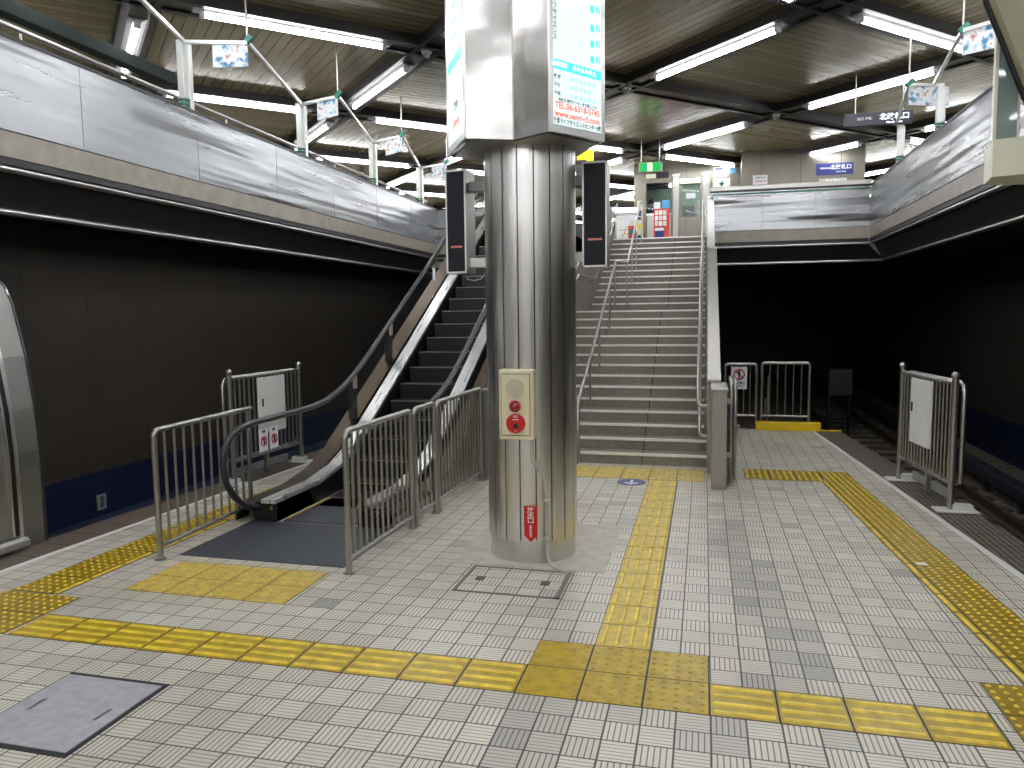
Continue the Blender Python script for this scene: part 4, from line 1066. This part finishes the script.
# ------------------------------------------------------------------ cream bracket with glass at the right edge, near the camera
t = thing('sign_bracket', 'large cream painted hanging bracket at the upper right edge with a glass inset', 'bracket', (2.3, 1.2, 2.5))
R_ = Matrix.Rotation(radians(0), 3, 'Z')
MB().prism([(1.812, .60), (2.6, .34), (2.7, 1.0), (1.86, .86)], 2.385, 2.55).build('lower_box', 'cream', t, bevel=.006)
MB().prism([(1.808, .60), (1.82, .597), (1.825, .64), (1.813, .643)], 2.55, 3.35).build('upright', 'cream', t)
MB().prism([(1.895, .575), (1.904, .572), (1.906, .60), (1.897, .603)], 2.55, 3.35).build('upright', 'cream', t)
MB().prism([(1.822, .60), (1.895, .577), (1.896, .585), (1.823, .608)], 2.55, 3.3).build('glass_inset', glass('grey_green_glass', (120, 140, 134), .75), t)
sc_ = [(1.70, 3.25), (1.735, 3.12), (1.80, 2.96), (1.915, 2.67), (1.95, 2.58), (2.7, 2.58), (2.7, 3.25)]
MB().prism([(x - .0, z) for x, z in sc_], .44, .50, 1).build('sloping_cover', mat('olive_cream', (150, 148, 118), .5, var=.05), t)
MB().tube([(x, .51, z - .012) for x, z in sc_[:5]], .014, 8).build('cover_edge', 'black', t)
for x_ in (2.2, 2.6): MB().tube([(x_, .7, 2.5), (x_, .7, ZC + .1)], .03, 10).build('hanger', 'steel_dull', t)

# ------------------------------------------------------------------ concourse block behind the stairs
YW = 18.5  # steel wall front; its notices were scaled about the camera to this depth
def wall_with_holes(name, x0, x1, z0, z1, holes, y0, y1, m_):
    b = MB(); xs = sorted({x0, x1, *[h[0] for h in holes], *[h[1] for h in holes]}); zs = sorted({z0, z1, *[h[2] for h in holes], *[h[3] for h in holes]})
    for a, c in zip(xs, xs[1:]):
        for e, d in zip(zs, zs[1:]):
            if any(h[0] <= a and c <= h[1] and h[2] <= e and d <= h[3] for h in holes): continue
            b.box(a, c, y0, y1, e, d)
    struct(name, b, m_)
COLM = steel('door_column_steel', (138, 136, 130), .34, (20, 20, 20))
YO = 19.7            # ticket office front, set back from the steel wall; parts scaled about the camera
wall_with_holes('wall_office_front', -1.4, 1.58, ZF, ZC + .12, [(-1.156, -.419, 4.684, 5.564), (-.133, .406, 4.507, 5.476)], YO, YO + .12, 'wallsteel')
struct('wall_steel_front', MB().box(1.50, 4.586, YW, YW + .12, ZF, ZC + .12), 'wallsteel')
struct('wall_steel_return', MB().box(1.50, 1.58, YW + .12, YO, ZF, ZC + .12), 'wallsteel')
struct('wall_office_left', MB().box(-1.5, -1.4, YO, 23.2, ZF, ZC + .12), 'wallsteel')
struct('wall_office_right', MB().box(4.466, 4.586, YW + .12, 23.2, ZF, ZC + .12), 'wallsteel')
struct('wall_office_back', MB().box(-1.5, 4.586, 23.2, 23.3, ZF, ZC + .12), mat('office_green', (150, 178, 156), .5))
struct('window_1', MB().box(-1.156, -.419, YO + .05, YO + .06, 4.684, 5.564), 'glass')
struct('window_2', MB().box(-.133, .406, YO + .05, YO + .06, 4.507, 5.476), 'glass')
t = thing('office_light', 'bright light bar above the ticket office window', 'light', (.12, YO - .02, 5.5))
MB().box(-.18, .42, YO - .10, YO, 5.49, 5.63).build('case', 'white', t); MB().box(-.16, .40, YO - .108, YO - .10, 5.50, 5.62).build('diffuser', emit('office_diffuser', (235, 245, 225), 1.6), t)
t = thing('office_light', 'strip light glowing inside the ticket office', 'light', (.45, 22.0, ZC))
MB().box(-.2, 1.1, 21.9, 22.1, ZC - .05, ZC + .12).build('case', 'white', t); MB().box(-.18, 1.08, 21.92, 22.08, ZC - .06, ZC - .05).build('diffuser', emit('office_tube', (235, 250, 240), 8.0), t)
t = thing('office_shelf', 'pale equipment shelf inside the ticket office window', 'shelf', (.2, 21.4, ZF))
MB().box(-.2, .6, 21.4, 21.8, ZF, 4.75).build('cabinet', 'cream', t); MB().box(-.12, .22, 21.4, 21.7, 4.75, 5.1).build('monitor', 'grey_paint', t); MB().box(.3, .45, 21.45, 21.6, 4.75, 5.25).build('folder_stack', 'white', t)
for x_, w_, lab in ((-.375, .187, 'stainless column left of the ticket office window'), (.461, .22, 'stainless column right of the ticket office window')):
    t = thing('door_column', lab, 'column', (x_ + w_ / 2, YO - .15, ZF))
    MB().box(x_, x_ + w_, YO - .18, YO, ZF, 5.70).build('shaft', COLM, t, bevel=.01); MB().box(x_ - .01, x_ + w_ + .01, YO - .2, YO, 5.70, 5.76).build('cap', 'steel_dull', t)
tag(MB().box(.0, .27, YO + .035, YO + .05, 5.08, 5.23).build('paper_notice', 'paper'), 'small white notice on the ticket office window', 'notice')
t = thing('counter', 'steel counter under the left office window', 'counter', (-.75, YO - .1, ZF))
MB().box(-1.10, -.42, YO - .16, YO - .002, ZF, 4.62).build('front', 'steel_dull', t); MB().box(-1.13, -.41, YO - .2, YO - .002, 4.62, 4.66).build('top', 'steel', t)
t = thing('leaflet_rack', 'red leaflet rack full of pale leaflets at the stair top', 'rack', (-.67, YO - .32, ZF))
MB().box(-.90, -.45, YO - .36, YO - .22, ZF, 4.77).build('frame', 'red', t, bevel=.006)
for i in range(3):
    for k in range(3): MB().box(-.865 + k * .115, -.77 + k * .115, YO - .385, YO - .365, 4.28 + i * .155, 4.41 + i * .155).build('leaflet', 'paper' if (i + k) % 2 else 'cream', t)
MB().box(-.86, -.61, YO - .385, YO - .365, 3.94, 4.13).build('leaflet', 'blue', t); MB().box(-.86, -.61, YO - .39, YO - .366, 4.14, 4.22).build('leaflet', 'paper', t)
tag(MB().box(-.90, -.72, YO - .34, YO - .24, 4.77, 4.96).build('paper_box', 'paper', bevel=.005), 'white box standing on the red leaflet rack', 'box')
tag(MB().box(-.66, -.46, YO - .34, YO - .24, 4.77, 5.01).build('paper_box', mat('sky_blue', (80, 150, 210), .5), bevel=.005), 'light blue box standing on the red leaflet rack', 'box')
t = thing('notice_pillar', 'narrow cream post with blue and yellow stickers at the stair top', 'post', (-1.13, 17.2, ZF))
MB().box(-1.20, -1.05, 17.2, 17.35, ZF, 4.72).build('post', 'cream', t, bevel=.008)
for z0, z1, m_ in ((4.32, 4.46, 'blue'), (4.22, 4.29, 'blue'), (3.98, 4.10, 'yellow_block'), (3.68, 3.82, 'blue')): MB().box(-1.18, -1.07, 17.19, 17.20, z0, z1).build('sticker', m_, t)
t = thing('map_board', 'white station map board standing beyond the stair top', 'map', (-1.6, 18.5, ZF))
MB().box(-1.92, -1.25, 18.5, 18.56, ZF, 4.56).build('frame', 'steel_dull', t, bevel=.008)
mb_ = MB().box(-1.88, -1.29, 18.49, 18.50, 3.6, 4.5).build('map_sheet', 'paper', t)
b = MB(); b.tube([(-1.80, 18.485, 3.95), (-1.6, 18.485, 4.0), (-1.42, 18.485, 4.05)], .018, 6); b.tube([(-1.8, 18.485, 4.42), (-1.7, 18.485, 4.42)], .015, 6); b.build('yellow_line', 'yellow_block', mb_)
b = MB(); b.tube([(-1.75, 18.485, 3.8), (-1.6, 18.485, 4.2), (-1.45, 18.485, 4.25)], .008, 6); b.build('green_line', 'green', mb_)
b = MB(); b.tube([(-1.82, 18.485, 4.1), (-1.5, 18.485, 4.12), (-1.36, 18.485, 3.85)], .008, 6); b.build('red_line', 'red', mb_)
t = thing('light_strip', 'bright light strip above the station map board', 'light', (-1.6, 18.5, 4.6))
MB().box(-1.92, -1.22, 18.42, 18.56, 4.56, 4.72).build('case', 'white', t); MB().box(-1.9, -1.24, 18.41, 18.42, 4.60, 4.71).build('diffuser', emit('map_light', (240, 245, 250), 4.0), t)
for x_, lab, c in ((-1.95, 'red box with a coloured label left of the map board, half behind the speaker', 'red'), (-1.33, 'red box behind the handrail, right of the map board', 'red')):
    t = thing('extinguisher_box', lab, 'extinguisher box', (x_, 17.1, ZF))
    MB().box(x_ - .09, x_ + .1, 17.1, 17.25, ZF, 4.06).build('case', c, t, bevel=.01); MB().box(x_ - .06, x_ + .07, 17.09, 17.1, 3.8, 3.98).build('label_plate', 'paper' if x_ < -1.5 else 'green', t)
    MB().box(x_ - .05, x_ + .06, 17.12, 17.2, 4.06, 4.2).build('handle', 'cream', t)
# wall notices
def notice(label, x0, x1, z0, z1, m_, extra=None, y=YW - .012):
    t = thing('wall_notice', label, 'notice', ((x0 + x1) / 2, y, z0)); s_ = MB().box(x0, x1, y, y + .01, z0, z1).build('sheet', m_, t)
    if extra: extra(t)
    return t
def cross(t):
    b = MB(); b.box(.934, 1.066, YO - .026, YO - .02, 5.415, 5.47); b.box(.973, 1.028, YO - .026, YO - .02, 5.371, 5.514); b.build('green_cross', 'green', t)
notice('white board with a green cross on the wall beside the ticket office', .758, 1.232, 5.289, 5.597, 'paper', cross, YO - .02)
notice('white notice with small blue heading above the green cross board', .758, 1.13, 5.64, 5.92, 'paper', lambda t: MB().box(.82, 1.02, YO - .015, YO - .012, 5.84, 5.89).build('heading', 'blue', t), YO - .012)
notice('small light blue notice right of the white one above the green cross', 1.22, 1.40, 5.72, 5.87, mat('notice_blue', (110, 175, 220), .5), None, YO - .012)
notice('white landscape notice with text on the steel wall left of the blue wall sign', 1.79, 2.166, 5.18, 5.43, 'paper', lambda t: [text('お知らせ', (1.979, YW - .014, 5.357), (1, 0, 0), (0, 0, 1), .07, 'ink', t), text('定期券売り場', (1.979, YW - .014, 5.263), (1, 0, 0), (0, 0, 1), .05, 'red', t)])
def bluesign(t):
    text('北改札口', (4.0, YW - .014, 5.524), (1, 0, 0), (0, 0, 1), .13, 'white_ink', t); text('North Gate', (4.0, YW - .014, 5.41), (1, 0, 0), (0, 0, 1), .05, 'white_ink', t); text('千里中央方面', (3.61, YW - .014, 5.51), (1, 0, 0), (0, 0, 1), .045, 'white_ink', t)
notice('dark blue wall sign with white characters near the end of the steel wall', 3.387, 4.305, 5.336, 5.639, 'blue', bluesign)
t = notice('pale lettering plate below the blue wall sign', 3.47, 4.148, 5.117, 5.242, 'steel_dull', lambda t: text('ロッカー', (3.8, YW - .014, 5.18), (1, 0, 0), (0, 0, 1), .09, 'white_ink', t))
notice('dark notice strip above the left office window', -.85, -.50, 5.70, 5.87, 'ink', None, YO - .012); notice('beige notice strip beside the dark one above the left office window', -1.156, -.87, 5.70, 5.83, 'cream', None, YO - .012)

# ------------------------------------------------------------------ people
def person(label, x, y, zf, pose, h, top_m, hair_m='hair'):
    """skinned figure; pose 'stand' or 'sit'; h is the standing height"""
    t = thing('person', label, 'person', (x, y, zf)); k = h / 1.7
    if pose == 'stand': P = {'pelvis': (0, 0, .92), 'waist': (0, 0, 1.08), 'chest': (0, 0, 1.30), 'neck': (0, 0, 1.46), 'hipL': (-.09, 0, .88), 'kneeL': (-.10, -.01, .48), 'ankL': (-.10, .02, .08), 'toeL': (-.11, -.13, .03),
        'hipR': (.09, 0, .88), 'kneeR': (.10, -.02, .48), 'ankR': (.10, 0, .08), 'toeR': (.11, -.15, .03)}
    else: P = {'pelvis': (0, 0, .50), 'waist': (0, 0, .66), 'chest': (0, 0, .90), 'neck': (0, 0, 1.06), 'hipL': (-.09, -.04, .48), 'kneeL': (-.10, -.44, .48), 'ankL': (-.10, -.44, .08), 'toeL': (-.10, -.6, .03),
        'hipR': (.09, -.04, .48), 'kneeR': (.10, -.44, .48), 'ankR': (.10, -.44, .08), 'toeR': (.10, -.6, .03)}
    nz = P['neck'][2]
    P.update({'shL': (-.17, 0, nz - .07), 'elL': (-.22, -.02, nz - .36), 'wrL': (-.22, -.12, nz - .60), 'hdL': (-.21, -.15, nz - .68), 'shR': (.17, 0, nz - .07), 'elR': (.22, -.02, nz - .36), 'wrR': (.22, -.12, nz - .60), 'hdR': (.21, -.15, nz - .68), 'head': (0, -.01, nz + .09), 'crown': (0, -.0, nz + .20)})
    E = [('pelvis','waist'),('waist','chest'),('chest','neck'),('neck','head'),('head','crown'),('pelvis','hipL'),('hipL','kneeL'),('kneeL','ankL'),('ankL','toeL'),('pelvis','hipR'),('hipR','kneeR'),('kneeR','ankR'),('ankR','toeR'),
         ('chest','shL'),('shL','elL'),('elL','wrL'),('wrL','hdL'),('chest','shR'),('shR','elR'),('elR','wrR'),('wrR','hdR')]
    Rr = {'pelvis': .14, 'waist': .125, 'chest': .145, 'neck': .055, 'head': .09, 'crown': .08, 'hip': .085, 'knee': .055, 'ank': .04, 'toe': .035, 'sh': .055, 'el': .04, 'wr': .028, 'hd': .035}
    ks = list(P); me = bpy.data.meshes.new('body'); me.from_pydata([tuple(v * k for v in P[n]) for n in ks], [(ks.index(a), ks.index(b)) for a, b in E], [])
    o = bpy.data.objects.new('body', me); COL.objects.link(o)
    o.modifiers.new('skin', 'SKIN'); sub = o.modifiers.new('sub', 'SUBSURF'); sub.levels = sub.render_levels = 2
    for i, n in enumerate(ks):
        r_ = Rr.get(n, Rr.get(n[:-1], .05)) * k; me.skin_vertices[0].data[i].radius = (r_, r_ * .8); me.skin_vertices[0].data[i].use_root = (n == 'pelvis')
    bpy.context.view_layer.update()
    m2 = bpy.data.meshes.new_from_object(o.evaluated_get(bpy.context.evaluated_depsgraph_get())); bpy.data.objects.remove(o)
    m2.materials.clear(); m2.materials.append(M[top_m]); m2.materials.append(M['skin'])
    for p in m2.polygons:
        p.use_smooth = True; c = p.center / k
        if c.z > nz + .01 or (abs(c.x) > .17 and c.z < nz - .62 and c.z > nz - .8): p.material_index = 1
    ob = bpy.data.objects.new('body', m2); COL.objects.link(ob); ob.parent = t
    hz = (nz + .13) * k
    MB().ball((0, .018, hz + .025), .108 * k, 18, 9, sc=(.88, 1.0, 1.05)).build('hair', hair_m, ob, local=True)
    b = MB(); b.ball((-.03*k, -.088*k, hz - .01), .012*k, 8, 5); b.ball((.03*k, -.088*k, hz - .01), .012*k, 8, 5); b.build('eyes', 'ink', ob, local=True)
    MB().ball((0, -.098*k, hz - .04*k), .014*k, 8, 5, sc=(.8, 1.1, 1.3)).build('nose', 'skin', ob, local=True)
    return t
person('person with dark hair passing behind the left parapet, only the head showing', -7.15, 13.05, ZF, 'stand', 1.64, 'cloth_dark')
person('person in dark uniform standing behind the left office window', -1.06, 20.6, ZF, 'stand', 1.66, 'cloth_blue')
